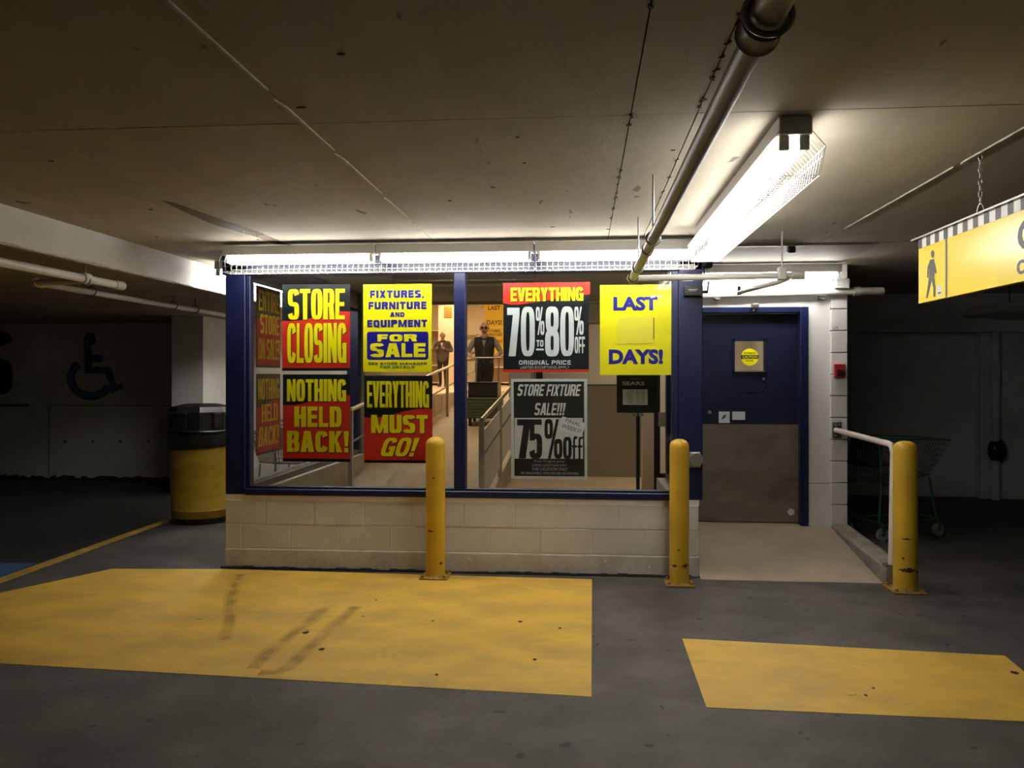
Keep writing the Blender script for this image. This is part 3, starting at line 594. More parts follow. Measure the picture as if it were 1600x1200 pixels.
# sticker on the door's glass
sy = dy + .018; c0 = atY(1171.5, 558, sy); r_ = 13.5 / F * 7.75
stk = MB().cyl((c0.x, sy - .002, c0.z), (c0.x, sy, c0.z), r_, n=28).build('caution_sticker', M['signY'], d1)
spn = Plane((c0.x - r_, sy - .002, c0.z - r_), (1, 0, 0), (0, 0, 1), 2 * r_, 2 * r_)
spn.rect('sticker_band', (0, 1, .40, .62), M['ink'], d1, .001)
spn.polys('sticker_text', font_text('CAUTION', .02), (.08, .92, .44, .58), M['signY'], d1, .002)
spn.polys('sticker_text', font_text('AUTOMATIC', .02), (.14, .86, .68, .78), M['ink'], d1, .001)
spn.polys('sticker_text', font_text('DOOR', .02), (.3, .7, .24, .34), M['ink'], d1, .001)

# ---- ramp, kerb
rp = MB(); y0 = 6.42
rp.prism([(XR + .005, y0, .006), (2.245, y0, .006), (2.29, YD + .06, ZR + .005), (XR + .005, YD + .06, ZR + .005)], (0, 0, -.03))
ST(rp, 'entrance_ramp', M['ramp'], 'tan ribbed ramp rising to the blue door', 'ramp')
MB()
kb = MB(); 
kb.prism([(2.252, 6.36, 0), (2.42, 6.36, 0), (2.42, 6.36, .115), (2.40, 6.36, .14), (2.27, 6.36, .14), (2.252, 6.36, .12)], (0.04, YD - .03 - 6.36, .05))
kb.v = [Vector((v.x, v.y, max(0, v.z - (.05 if v.z <= .0501 and v.y > 7 else 0)))) for v in kb.v]
ST(kb, 'ramp_kerb', M['kerb'], 'rough concrete kerb along the right side of the ramp', 'kerb')

# ---- store behind the windows: landing, inner ramp, walls
def rz(y): return .17 + .083 * (y - 7)
XI = -1.03
vf_ = MB().box(XI + .07, XR - .2, YK + .2, YD + .1, 0.0, ZR).box(XI + .07, 2.3, YD + .1, 11.5, 0.0, ZR); vf_.box(XL + .2, XI + .08, YK + .2, 7.0, 0.0, ZR)
ST(vf_, 'floor_vestibule', M['tile'], 'tan landing floor inside the kiosk', 'floor')
ir = MB().prism([(XL + .2, 7.0, 0), (XL + .2, 7.0, ZR), (XL + .2, 19.53, rz(19.53)), (XL + .2, 19.53, 0)], (XI + .07 - XL - .2, 0, 0))
ST(ir, 'floor_ramp', M['ramp'], 'tan ribbed ramp climbing into the store', 'ramp')
ZU = rz(19.53)
ST(MB().box(-8, XL + .2, 14.5, 31, ZU - .003, ZU + .02).box(XL + .2, 4, 19.53, 31, ZU - .3, ZU), 'floor_store', M['tile'], 'bright tiled upper floor of the store', 'floor')
rw = ST(MB().box(-8, XL + .2, 14.49, 14.6, 0, ZU - .004).box(XL + .12, XL + .212, 14.5, 19.53, 0, ZU - .004), 'wall_retaining', M['knee'], 'tan panelled wall below the upper store floor', 'wall')
for k in range(6): MB().box(XL + .2 - .01, XL + .22, 14.8 + k * .8, 14.82 + k * .8, 0.3, ZU - .03).build('panel_seam', M['tan2'], rw)
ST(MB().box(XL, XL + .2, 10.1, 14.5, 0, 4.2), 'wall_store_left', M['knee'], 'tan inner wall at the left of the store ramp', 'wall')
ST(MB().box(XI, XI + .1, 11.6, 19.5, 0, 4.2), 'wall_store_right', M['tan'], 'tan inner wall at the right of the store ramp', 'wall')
pt = MB().box(XI, 2.3, 11.5, 11.6, 0, 4.2)
ptw = ST(pt, 'wall_partition', M['partition'], 'grey partition wall behind the price posters', 'wall')
xa, xb_ = atY(838, 600, 11.5).x, atY(848, 600, 11.5).x
MB().box(xa, xb_, 11.44, 11.5, ZR, 2.5).build('partition_post', M['black'], ptw)
xc = atY(962, 600, 11.5).x; zk = atY(900, 602, 11.5).z
MB().box(xb_, xc + .5, 11.475, 11.5, ZR + .0, zk).build('wainscot', M['panelbrown'], ptw)
MB().box(xb_, xc + .5, 11.47, 11.5, zk, zk + .012).build('wainscot_edge', M['black'], ptw)
MB().box(xb_, 2.3, 11.42, 11.5, atY(900, 505, 11.5).z, 2.6).build('partition_header', M['darkint'], ptw)
ST(MB().box(XL + .2, 2.3, 11.28, 11.4, 2.555, 4.2), 'wall_header', M['darkint'], 'dark header over the opening into the store', 'wall')
ST(MB().box(XL + .15, 2.3, YK + .16, 11.3, ZC - .012, ZC - .006), 'ceiling_vestibule', M['darkint'], 'dark ceiling inside the kiosk', 'ceiling')
ST(MB().box(2.3, 2.4, YD + .2, 11.6, 0, ZC), 'wall_vestibule', M['partition'], 'inner wall of the vestibule behind the blue door', 'wall')
sb = ST(MB().box(-8, 4, 31, 31.2, 0, 4.6), 'wall_store_back', M['cream'], 'bright cream back wall of the store', 'wall')
ST(MB().box(-8.2, -8, 14.5, 31.2, 0, 4.6).box(-8, XL, 14.4, 14.5, ZU, 4.2), 'wall_store_side', M['tan'], 'tan side wall of the store', 'wall')
ST(MB().box(4, 4.2, 11.6, 31.2, 0, 4.6), 'wall_store_end', M['tan'], 'tan end wall of the store', 'wall')
ST(MB().box(-8.2, 4.2, 11.4, 31.2, 4.2, 4.3), 'ceiling_store', M['cream'], 'bright ceiling of the store', 'ceiling')
for z0, z1 in ((3.0, 3.12), (2.2, 2.5)): MB().box(-8, 4, 30.9, 31.0, z0, z1).build('wall_band', M['tan2'], sb)
for k in range(3):
    for i, x in enumerate((-6.2, -4.2, -2.0, .6)):
        t_ = thing('ceiling_panel_light', (x, 17.5 + k * 5.1, 4.19), 'glowing square ceiling lamp in the store, %s row, %s' % (('nearest', 'middle', 'farthest')[k], ('leftmost', 'second from left', 'third from left', 'rightmost')[i]), 'ceiling light', 'store ceiling lamps')
        MB().box(x - .62, x + .62, 17.0 + k * 5.1 - .12, 18.0 + k * 5.1 + .12, 4.16, 4.2).build('lamp_frame', M['white'], t_)
        MB().box(x - .58, x + .58, 17.0 + k * 5.1 - .08, 18.0 + k * 5.1 + .08, 4.15, 4.161).build('diffuser', M['panel_lit'], t_)
t_ = thing('ceiling_panel_light', (-1.9, 12.7, 4.19), 'glowing square ceiling lamp directly over the store ramp', 'ceiling light', 'store ceiling lamps')
MB().box(-2.52, -1.28, 12.08, 13.32, 4.16, 4.2).build('lamp_frame', M['white'], t_)
MB().box(-2.48, -1.32, 12.12, 13.28, 4.15, 4.161).build('diffuser', M['panel_lit'], t_)
col_ = atY(698, 540, 28.5).x
ST(MB().box(col_ - .28, col_ + .28, 28.4, 29.0, ZU, 4.2), 'store_column', M['tan'], 'tan square column behind the man holding a phone', 'column')
# wall shelving against the store's back wall
def shelf_unit(x0, x1, y0, y1, h, label, n):
    t_ = thing('display_unit', ((x0 + x1) / 2, (y0 + y1) / 2, ZU), label, 'shelf unit', 'empty shelf units in the store')
    MB().box(x0, x1, y1 - .05, y1, ZU, ZU + h).build('back_panel', M['tan2'], t_)
    for x in (x0, x1 - .04): MB().box(x, x + .04, y0, y1 - .05, ZU, ZU + h).build('side_panel', M['tan2'], t_)
    for k in range(n): MB().box(x0 + .04, x1 - .04, y0, y1 - .05, ZU + .1 + k * (h - .2) / (n - 1), ZU + .14 + k * (h - .2) / (n - 1)).build('shelf', M['tan'], t_)
shelf_unit(-6.1, -5.05, 29.6, 30.2, 2.1, 'brown empty shelf unit left of the tan store column', 4)
shelf_unit(-3.9, -2.5, 30.0, 30.6, 1.9, 'brown empty shelf unit behind the man with the cart', 4)

# inner hand rails
def inner_rail(x, ya, yb, posts, label, panel):
    t_ = thing('ramp_handrail', (x, ya, rz(ya)), label, 'handrail', 'steel rails beside the store ramp')
    MB().tube([(x, ya, rz(ya) + .9), (x, yb, rz(yb) + .9)], .024, 10).build('top_rail', M['rail'], t_, True)
    MB().tube([(x, ya, rz(ya) + .55), (x, yb, rz(yb) + .55)], .014, 8).build('mid_rail', M['dsteel'], t_, True)
    for y in posts: MB().bbox(x - .025, x + .025, y - .025, y + .025, rz(y) - .01, rz(y) + .9, .006, 1).build('post', M['rail'], t_)
    if panel:
        for k in range(len(posts) - 1):
            a, b = posts[k] + .06, posts[k + 1] - .06
            MB().prism([(x - .006, a, rz(a) + .12), (x - .006, b, rz(b) + .12), (x - .006, b, rz(b) + .78), (x - .006, a, rz(a) + .78)], (.012, 0, 0)).build('infill_panel', M['partition'], t_)
inner_rail(-2.46, 8.6, 19.4, [8.6, 10.7, 12.8, 14.9, 17.0, 19.3], 'steel handrail along the left side of the store ramp', False)
inner_rail(-.965, 7.84, 11.45, [7.84, 9.6, 11.42], 'steel handrail with grey panels dividing ramp from landing', True)
# beige inner column and inner swing door at the right of the vestibule
ic = MB().box(.665, .79, 9.3, 9.5, ZR, ZC - .01)
ST(ic, 'inner_column', M['tan'], 'narrow beige column inside the kiosk beside the sign stand', 'column')
d2 = thing('door_2', (.93, 9.4, ZR), 'dark framed inner door with steel push plate seen through the window', 'door', kind='structure')
for xx in (.795, 1.22): P('stile', M['black'], d2, xx, xx + .07, 9.36, 9.42, ZR, 2.3)
P('top_bar', M['black'], d2, .865, 1.22, 9.36, 9.42, 2.2, 2.3); P('bottom_bar', M['black'], d2, .865, 1.22, 9.36, 9.42, ZR, ZR + .3)
MB().box(.865, 1.22, 9.385, 9.391, ZR + .3, 2.2).build('pane', M['glass'], d2)
P('push_plate', M['steel'], d2, .84, .96, 9.30, 9.36, 1.0, 1.16)

# added vestibule lamp (warm) and unlit inner strip lamp are built with the fixtures below
# ================================================================== FIXTURES
def fixture(name, label, c, axis, length, lit=True, z=ZC, guard=True, w=.13, ends=True, hm='house', tr=.019, drop=.0, sections=1, gd=.125):
    """strip light hung under z; axis 'x' or 'y'; c = centre"""
    t_ = thing(name, (c[0], c[1], z - .3), label, 'strip light', 'fluorescent strip lights with wire guards')
    def B(l0, l1, s0, s1, z0, z1, bev=.004):
        if axis == 'x': return MB().bbox(c[0] + l0, c[0] + l1, c[1] + s0, c[1] + s1, z0, z1, bev, 1)
        return MB().bbox(c[0] + s0, c[0] + s1, c[1] + l0, c[1] + l1, z0, z1, bev, 1)
    def V(l, s_, zz): return (c[0] + l, c[1] + s_, zz) if axis == 'x' else (c[0] + s_, c[1] + l, zz)
    H = length / 2; zb = z - .075 - drop
    B(-H, H, -w / 2, w / 2, zb, z - drop - .001).build('housing', M[hm], t_)
    zt = zb - .035
    for k in range(sections):
        a = -H + length * k / sections + .02; b = -H + length * (k + 1) / sections - .02
        for s_ in (-w * .30, w * .30):
            MB().cyl(V(a + .02, s_, zt), V(b - .02, s_, zt), tr, n=12).build('tube', M['tube' if lit else 'tubeoff'], t_, True)
            for e in (a, b - .02): B(e, e + .02, s_ - .02, s_ + .02, zt - .022, zb, .003).build('lamp_holder', M['house'], t_)
    if guard:
        mb = MB(); zg = zb - gd; n = int(length / .042); gw = w / 2 + .05
        for k in range(n + 1):
            l = -H + length * k / n
            mb.tube([V(l, -w / 2, zb + .01), V(l, -gw, zb - .05), V(l, -gw * .8, zg), V(l, gw * .8, zg), V(l, gw, zb - .05), V(l, w / 2, zb + .01)], .0017, 4)
        for s_, zz in ((-w / 2, zb + .01), (-gw, zb - .05), (-gw * .9, zb - .09), (-gw * .8, zg), (-gw * .3, zg), (gw * .3, zg), (gw * .8, zg), (gw * .9, zb - .09), (gw, zb - .05), (w / 2, zb + .01)):
            mb.tube([V(-H, s_, zz), V(H, s_, zz)], .0019, 4)
        tag(mb.build('wire_guard', M['wire'], t_), kind='stuff')
    return t_
# row of three over the kiosk front
fx0 = atY(346, 400, 6.18).x; fxl = (atY(1091, 400, 6.18).x - fx0) / 3
for k, nm in enumerate(('left', 'middle', 'right')):
    fixture('strip_light', '%s of the three lit strip lights over the kiosk window' % nm, (fx0 + fxl * (k + .5), 6.24), 'x', fxl - .012, True, ZC - .03, w=.13)
# long one on the ceiling in front of the door
fixture('strip_light', 'long lit strip light on the ceiling running toward the door', (.84, 4.58), 'y', 2.46, True, ZC - .006, w=.13, hm='house2', gd=.165)
fixture('strip_light', 'lit strip light along the kiosk side by the white beam', (-3.22, 8.35), 'y', 2.46, True, ZC - .006, w=.12)
fixture('strip_light', 'added farther strip light behind the first one beside the white beam', (-3.22, 10.55), 'y', 1.8, True, ZC - .006, w=.12)  # second fixture added in line to brighten the far left wall
fixture('strip_light', 'lit strip light on the wall head above the blue door', (1.66, 7.66), 'x', 1.3, True, ZC - .03, w=.12)
fixture('strip_light', 'unlit strip light inside the kiosk behind the window', (-1.15, 8.05), 'x', 1.43, False, ZC - .02, w=.11)
# small warm lamp added to light the partition and the door window
t_ = thing('vestibule_fill_lamp', (1.1, 10.3, 2.5), 'added warm round lamp lighting the vestibule behind the blue door', 'ceiling light')
MB().cyl((1.1, 10.3, 2.585), (1.1, 10.3, 2.55), .17, n=24).build('lamp_base', M['white'], t_)
MB().lathe((1.1, 10.3, 2.5), [(.05, 0), (.12, .015), (.15, .05)], 24).build('lamp_diffuser', M['vest_lit'], t_, True)

# ---- ceiling pipe with branch
XP, ZP = .36, 2.267; RPI = .029
ye = atX(985, 435, XP).y
ye = 6.02
t_ = thing('ceiling_pipe', (XP, 3, ZP - .04), 'grey sprinkler pipe running overhead with a branch toward the door', 'pipe')
MB().tube([(XP, -3, ZP), (XP, 1.69, ZP)], .034, 20).build('main_pipe', M['pipe'], t_, True)
MB().tube([(XP, 1.69, ZP), (XP, ye, ZP)], RPI, 20).build('main_pipe', M['pipe'], t_, True)
MB().tube([(XP, 1.66, ZP), (XP, 1.668, ZP), (XP, 1.675, ZP), (XP, 1.735, ZP), (XP, 1.745, ZP), (XP, 1.76, ZP)], [.036, .047, .041, .041, .047, .034], 20).build('coupling', M['pipe'], t_, True)
MB().tube([(XP + .046 * math.cos(k * .2618), 1.645 + .012 * math.sin(k * .2618), ZP + .046 * math.sin(k * .2618)) for k in range(24)], .007, 6, True).build('split_ring', M['steel'], t_, True)
MB().tube([(XP, 4.62, ZP), (XP, 4.70, ZP)], .036, 16).build('coupling', M['pipe'], t_, True)
MB().sph((XP, ye, ZP), .04, 14, 10).build('elbow', M['pipe'], t_, True)
MB().tube([(XP, ye - .03, ZP), (XP, ye - .07, ZP)], .038, 16).build('elbow_collar', M['black'], t_, True)
bx1 = atY(1250, 432, ye).x
MB().tube([(XP, ye, ZP), (bx1, ye, ZP + .01)], .022, 14).build('branch_pipe', M['wpipe'], t_, True)
MB().tube([(bx1 - .06, ye, ZP + .01), (bx1 + .03, ye, ZP + .01)], .03, 14).build('end_cap', M['wpipe'], t_, True)
q = atY(1155, 457, 7.2)
q0 = atY(1232, 437, ye)
MB().tube([(q0.x, ye, ZP - .005), (q0.x - .02, ye + .25, ZP - .01), (q.x, 7.2, q.z)], .018, 10).build('drop_branch', M['wpipe'], t_, True)
MB().cyl((q.x, 7.2, q.z - .02), (q.x, 7.2, q.z + .05), .02, .012, 10).build('sprinkler_head', M['dsteel'], t_)
for y in (1.66, 4.28, 5.42):
    if y > 2:
        MB().cyl((XP, y, ZP + RPI), (XP, y, ZC - .005), .006, n=6).build('hanger_rod', M['steel'], t_)
        MB().tube([(XP + .036 * math.cos(k * .524), y, ZP + .036 * math.sin(k * .524)) for k in range(12)], .005, 5, True).build('hanger_loop', M['steel'], t_)
xr_ = atY(1222, 430, ye).x
MB().cyl((xr_, ye, ZP + .03), (xr_, ye, ZC - .005), .006, n=6).build('hanger_rod', M['steel'], t_)
MB().bbox(xr_ - .03, xr_ + .03, ye - .03, ye + .03, ZP - .02, ZP + .07, .008).build('pipe_clamp', M['wpipe'], t_)
# wall pipe above the door, passing the pilaster
t_ = thing('wall_pipe', (1.7, YD - .08, 2.3), 'pale pipe along the wall just above the blue door', 'pipe')
zp = atY(1200, 461, YD - .07).z
MB().tube([(XR + .03, YD - .06, zp), (2.55, YD - .06, zp + .03), (2.75, YD - .06, zp + .03)], .033, 14).build('pipe_run', M['wpipe'], t_, True)
MB().tube([(2.48, YD - .06, zp + .026), (2.54, YD - .06, zp + .03)], .042, 14).build('pipe_coupling', M['wpipe'], t_, True)
P('junction_box', M['house'], t_, 2.30, 2.43, YD - .13, YD - .03, zp + .05, zp + .14)
for x in (1.25, 2.2): MB().box(x - .02, x + .02, YD - .1, YD, zp - .04, zp - .03).box(x - .02, x + .02, YD - .03, YD, zp - .04, zp + .04).build('pipe_strap', M['steel'], t_)
# steel angle on the ceiling right of the kiosk head
p0, p1 = atZ(1103, 388, ZC), atZ(1240, 388, ZC)
o = MB().box(p0.x, p1.x, 6.60, 6.64, ZC - .022, ZC - .004).build('ceiling_channel', M['dsteel']); tag(o, 'thin dark steel channel across the ceiling right of the kiosk', 'channel')
# camera dome on ceiling
p = atY(1236, 391, 6.7)
t_ = thing('security_camera', (p.x, 6.7, p.z - .03), 'tiny black camera under the ceiling near the strip light', 'camera')
MB().bbox(p.x - .03, p.x + .03, 6.67, 6.73, p.z - .025, p.z + .03, .008).build('camera_body', M['black'], t_)
MB().box(p.x - .035, p.x + .035, 6.68, 6.72, p.z + .03, ZC).build('camera_mount', M['steel'], t_)
MB().cyl((p.x, 6.672, p.z - .005), (p.x, 6.66, p.z - .005), .014, n=12).build('camera_lens', M['lens'], t_)
# door sensor above the frame
p = atY(1178, 480, YD)
t_ = thing('door_sensor', (p.x, YD - .03, p.z - .05), 'small grey sensor on the blue door frame head', 'sensor')
MB().bbox(p.x - .035, p.x + .03, YD - .1, YD - .032, p.z - .02, p.z + .03, .01).build('sensor_body', M['dsteel'], t_)
MB().cyl((p.x - .01, YD - .075, p.z - .02), (p.x - .02, YD - .085, p.z - .05), .018, .012, 10).build('sensor_eye', M['black'], t_)
# black control box on the right post + pipe stub
p, q = atY(1068, 448, YK), atY(1097, 463, YK)
t_ = thing('control_box', ((p.x + q.x) / 2, YK, q.z), 'small black box high on the navy corner post', 'box')
MB().bbox(p.x, q.x, YK - .05, YK - .001, q.z, p.z, .006).build('box_body', M['black'], t_)
pl_ = Plane((p.x + .02, YK - .051, q.z + .02), (1, 0, 0), (0, 0, 1), .1, .04)
pl_.rect('box_print', (.1, .8, .66, .74), M['greytext'], t_, .0006); pl_.rect('box_print', (.15, .7, .45, .5), M['greytext'], t_, .0006)
MB().cyl((q.x, YK - .03, q.z + .03), (q.x + .04, YK - .03, q.z + .03), .012, n=8).cyl((q.x + .035, YK - .03, q.z + .02), (q.x + .045, YK - .03, q.z + .11), .006, n=6).build('antenna', M['black'], t_)
p, q = atY(1066, 434, YK), atY(1083, 439, YK)
o = MB().box(p.x, q.x, YK - .004, YK - .0005, q.z, p.z).build('post_label', M['paper']); tag(o, 'tiny white label at the top of the navy corner post', 'label')
p = atY(1101, 412, YK + .05)
t_ = thing('door_buzzer', (p.x, YK + .05, p.z - .05), 'dark round horn beside the header at the kiosk corner', 'horn')
MB().cyl((XR + .03, YK + .05, p.z), (p.x + .03, YK + .0, p.z), .035, .045, 14).build('horn_bell', M['black'], t_)
MB().tube([(XR + .045, YK + .05, p.z - .03), (XR + .05, YK + .06, p.z - .1), (XR + .035, YK + .06, p.z - .14)], .006, 6).build('horn_cable', M['black'], t_)
# round press plate on right post
p = atY(1088, 718, YK)
t_ = thing('door_push_button', (p.x, YK, p.z - .1), 'round steel push plate low on the navy post beside the bollard', 'push button')
MB().bbox(p.x - .055, p.x + .03, YK - .03, YK - .001, p.z - .06, p.z + .06, .006).build('back_box', M['steel'], t_)
MB().cyl((p.x - .005, YK - .03, p.z), (p.x - .005, YK - .045, p.z), .055, .05, 22).build('push_disc', M['steel'], t_, True)
# fire alarm
p, q = atY(1302, 569, YD - .03), atY(1319, 590, YD - .03)
t_ = thing('fire_alarm_pull', ((p.x + q.x) / 2, YD - .03, q.z), 'red fire alarm pull box on the white block pilaster', 'fire alarm')
MB().bbox(p.x, q.x, YD - .075, YD - .027, q.z, p.z, .006).build('alarm_body', M['red'], t_)
MB().bbox(p.x + .02, q.x - .01, YD - .085, YD - .07, q.z + .015, q.z + .075, .004).build('pull_handle', M['darkred'], t_)
# ---- left pipes
XA, ZA = -3.57, 2.262
t_ = thing('beam_pipe', (XA, 4, ZA - .05), 'white pipe under the beam with a capped end and a side branch', 'pipe')
MB().tube([(XA, -3, ZA), (XA, 6.05, ZA)], .03, 14).build('main_pipe', M['wpipe'], t_, True)
MB().tube([(XA, 6.03, ZA), (XA, 6.14, ZA)], .036, 14).build('end_cap', M['wpipe'], t_, True)
MB().tube([(XA, 5.62, ZA), (XA, 5.70, ZA)], .042, 14).build('coupling', M['wpipe'], t_, True)
XC = -3.98
pb = [(XA, 5.66, ZA - .01), (XC + .08, 5.66, ZA - .02), (XC + .02, 5.68, ZA - .02), (XC, 5.76, ZA - .02), (XC, 9.6, ZA - .02)]
MB().tube(pb, .024, 12).build('branch_pipe', M['wpipe'], t_, True)
MB().tube([(XC + .05, 5.665, ZA - .02), (XC + .0, 5.70, ZA - .02), (XC, 5.78, ZA - .02)], .033, 12).build('elbow', M['wpipe'], t_, True)
for x, y in ((XA, 5.66), (XC, 7.75), (XC, 8.2), (XC, 6.4)):
    MB().cyl((x, y, ZA + .02), (x, y, ZL - .001), .007, n=6).build('hanger_rod', M['dsteel'], t_)
    MB().tube([(x + .04 * math.cos(k * .524), y, ZA - .01 + .04 * math.sin(k * .524)) for k in range(12)], .006, 5, True).build('hanger_loop', M['dsteel'], t_)
t_ = thing('far_pipe', (-7, 11.5, 2.2), 'thin dark pipe along the top of the far left wall', 'pipe')
p, q = atY(-60, 492, 11.4), atY(126, 502, 11.4)
MB().tube([(p.x - 1, 11.4, p.z), (q.x, 11.4, p.z - .02)], .022, 10).build('pipe_run', M['dsteel'], t_, True)
MB().cyl((q.x, 11.4, p.z - .05), (q.x, 11.4, ZL - .001), .02, n=8).build('hanger_rod', M['dsteel'], t_)
# right far pipe + downpipe
t_ = thing('duct_pipe', (4.72, 9, 2.25), 'dim pipe under the ceiling behind the hanging yellow sign', 'pipe')
MB().tube([(4.72, -2, 2.34), (4.72, 10.7, 2.34)], .045, 12).build('pipe_run', M['wpipe'], t_, True)
for y in (5.0, 7.5, 9.6): MB().cyl((4.72, y, 2.37), (4.72, y, ZC - .005), .008, n=6).build('hanger_rod', M['dsteel'], t_)
xd = atY(1553, 700, YRW - .2).x
t_ = thing('drain_pipe', (xd, YRW - .24, 0), 'dark vertical drain pipe on the far right wall', 'pipe')
MB().cyl((xd, YRW - .24, .0), (xd, YRW - .24, 2.115), .05, n=14).build('pipe_run', M['rwall'], t_, True)
MB().sph((xd + .02, YRW - .24, .62), (.12, .09, .16), 10, 7).build('valve_wrap', M['black'], t_, True)

# ================================================================== BOLLARDS
def bollard(u, v, r, label, scrapes):
    p = atZ(u, v, 0); p.y += r * .9
    t_ = thing('bollard', p, label, 'bollard', 'yellow steel bollards before the entrance')
    H = 1.09
    MB().lathe(p, [(r, .012), (r, H - .065), (r * .985, H - .05), (r * .90, H - .028), (r * .68, H - .012), (r * .35, H - .002), (.004, H)], 32).build('post', M['yel'], t_, True)
    s_ = r * 1.45
    MB().bbox(p.x - s_, p.x + s_, p.y - s_, p.y + s_, 0, .014, .004, 1).build('base_plate', M['yelrust'], t_)
    for i in (-1, 1):
        for j in (-1, 1): MB().cyl((p.x + i * s_ * .78, p.y + j * s_ * .78, .014), (p.x + i * s_ * .78, p.y + j * s_ * .78, .034), .013, n=6).build('anchor_bolt', M['yelrust'], t_)
    MB().lathe(p, [(r + .012, .014), (r + .002, .028)], 28, False).build('weld_bead', M['yelrust'], t_, True)
    for (z, w_, h_, a0) in scrapes:      # chipped paint, a ragged patch hugging the pipe
        mb = MB(); n = 12; top = []; bot = []
        for k in range(n + 1):
            a = R(a0) + (k / n - .5) * w_ / r; e = math.sin(math.pi * k / n)
            x_, y_ = (r + .0012) * math.cos(a), (r + .0012) * math.sin(a)
            top.append(Vector((p.x + x_, p.y + y_, z + h_ * e * random.uniform(.2, 1)))); bot.append(Vector((p.x + x_, p.y + y_, z - h_ * e * random.uniform(.2, 1))))
        mb.add(top + bot, [[k, k + 1, n + 1 + k + 1, n + 1 + k] for k in range(n)]); mb.build('paint_chip', M['rust'], t_)
bollard(678, 905, .0745, 'yellow bollard before the middle of the kiosk window', [(.37, .07, .012, -112), (.12, .03, .02, -45), (.78, .02, .01, -90)])
bollard(1063, 916, .0725, 'yellow bollard before the navy post at the kiosk corner', [(.15, .06, .02, -60), (.15, .05, .014, -125), (.27, .02, .012, -100)])
bollard(1421, 927, .083, 'yellow bollard at the foot of the white handrail', [(.165, .13, .026, -100), (.39, .075, .01, -105), (.15, .04, .02, -40), (.25, .02, .015, -120)])
# white hand rail
t_ = thing('ramp_rail', (2.36, 7, .1), 'white painted handrail from the pilaster down to the kerb', 'handrail')
pa = atY(1301, 672, YD - .04); pb_ = atY(1396, 697, 6.42); pc = atY(1393, 868, 6.42)
pa = Vector((2.33, YD - .05, pa.z)); 
MB().tube([pa, (pb_.x - .005, 6.50, pb_.z + .01), (pb_.x, 6.45, pb_.z), (pb_.x, 6.42, pb_.z - .05), (pc.x, 6.42, .14)], .024, 14).build('rail', M['pinkrail'], t_, True)
MB().bbox(pc.x - .055, pc.x + .055, 6.37, 6.47, .135, .15, .003, 1).build('foot_plate', M['dsteel'], t_)
MB().bbox(2.30, 2.38, YD - .05, YD - .026, pa.z - .075, pa.z + .075, .005, 1).build('wall_bracket', M['dsteel'], t_)
for s_ in (-1, 1):
    MB().cyl((2.325, YD - .05, pa.z + s_ * .05), (2.325, YD - .075, pa.z + s_ * .05), .012, n=6).build('bolt', M['steel'], t_)
    MB().cyl((2.36, YD - .05, pa.z + s_ * .05), (2.36, YD - .075, pa.z + s_ * .05), .012, n=6).build('bolt', M['steel'], t_)
# ================================================================== TRASH CAN
cx, cy = -4.115, 8.62
t_ = thing('trash_can', (cx, cy, 0), 'yellow round trash can with black bag and black lid', 'trash can')
MB().lathe((cx, cy, 0), [(.285, 0), (.30, .012), (.30, .06)], 40).build('base_ring', M['black'], t_, True)
MB().lathe((cx, cy, 0), [(.297, .05), (.302, .07), (.313, .14), (.306, .15), (.318, .5), (.322, .86)], 40).build('drum', M['can'], t_, True)
mb = MB(); n = 44; rings = []
for j, (r_, z_) in enumerate(((.334, .80), (.345, .84), (.336, .89), (.342, .94), (.335, .98), (.325, .99))):
    rings += [Vector((cx + (r_ + .006 * math.sin(k * 3.1 + j * 2)) * math.cos(2 * math.pi * k / n), cy + (r_ + .006 * math.sin(k * 3.1 + j * 2)) * math.sin(2 * math.pi * k / n), z_ + (.018 * math.sin(2 * math.pi * k / n + 1.2) if j == 0 else 0))) for k in range(n)]
mb.add(rings, [[j * n + k, j * n + (k + 1) % n, (j + 1) * n + (k + 1) % n, (j + 1) * n + k] for j in range(5) for k in range(n)]); mb.build('bag_skirt', M['bag'], t_, True)
MB().tube([(cx + .35 * math.cos(k * .2094), cy + .35 * math.sin(k * .2094), .985 + .01 * math.sin(k * .2094 * 2)) for k in range(30)], .014, 8, True).build('rim', M['black'], t_, True)
lid = MB(); N = 8; prof = [(.335, .99), (.335, 1.18), (.30, 1.235), (.17, 1.265), (.0, 1.27)]
vs = []
for r_, z_ in prof:
    for k in range(N): a = 2 * math.pi * (k + .5) / N; vs.append(Vector((cx + max(r_, .004) * math.cos(a) * 1.0, cy + max(r_, .004) * math.sin(a), z_)))
lid.add(vs, [[i * N + k, i * N + (k + 1) % N, (i + 1) * N + (k + 1) % N, (i + 1) * N + k] for i in range(len(prof) - 1) for k in range(N)]); lid.build('lid', M['black'], t_)
for a in (-112, -22):
    d = Vector((math.cos(R(a)), math.sin(R(a)), 0)); s_ = Vector((-d.y, d.x, 0)); c_ = Vector((cx, cy, 1.09)) + d * .318
    MB().obox(c_, d * .008, s_ * .125, Vector((0, 0, .075))).build('flap', M['black'], t_)
    MB().obox(c_ + Vector((0, 0, .085)) + d * .006, d * .008, s_ * .14, Vector((0, 0, .008))).build('flap_hinge', M['dsteel'], t_)

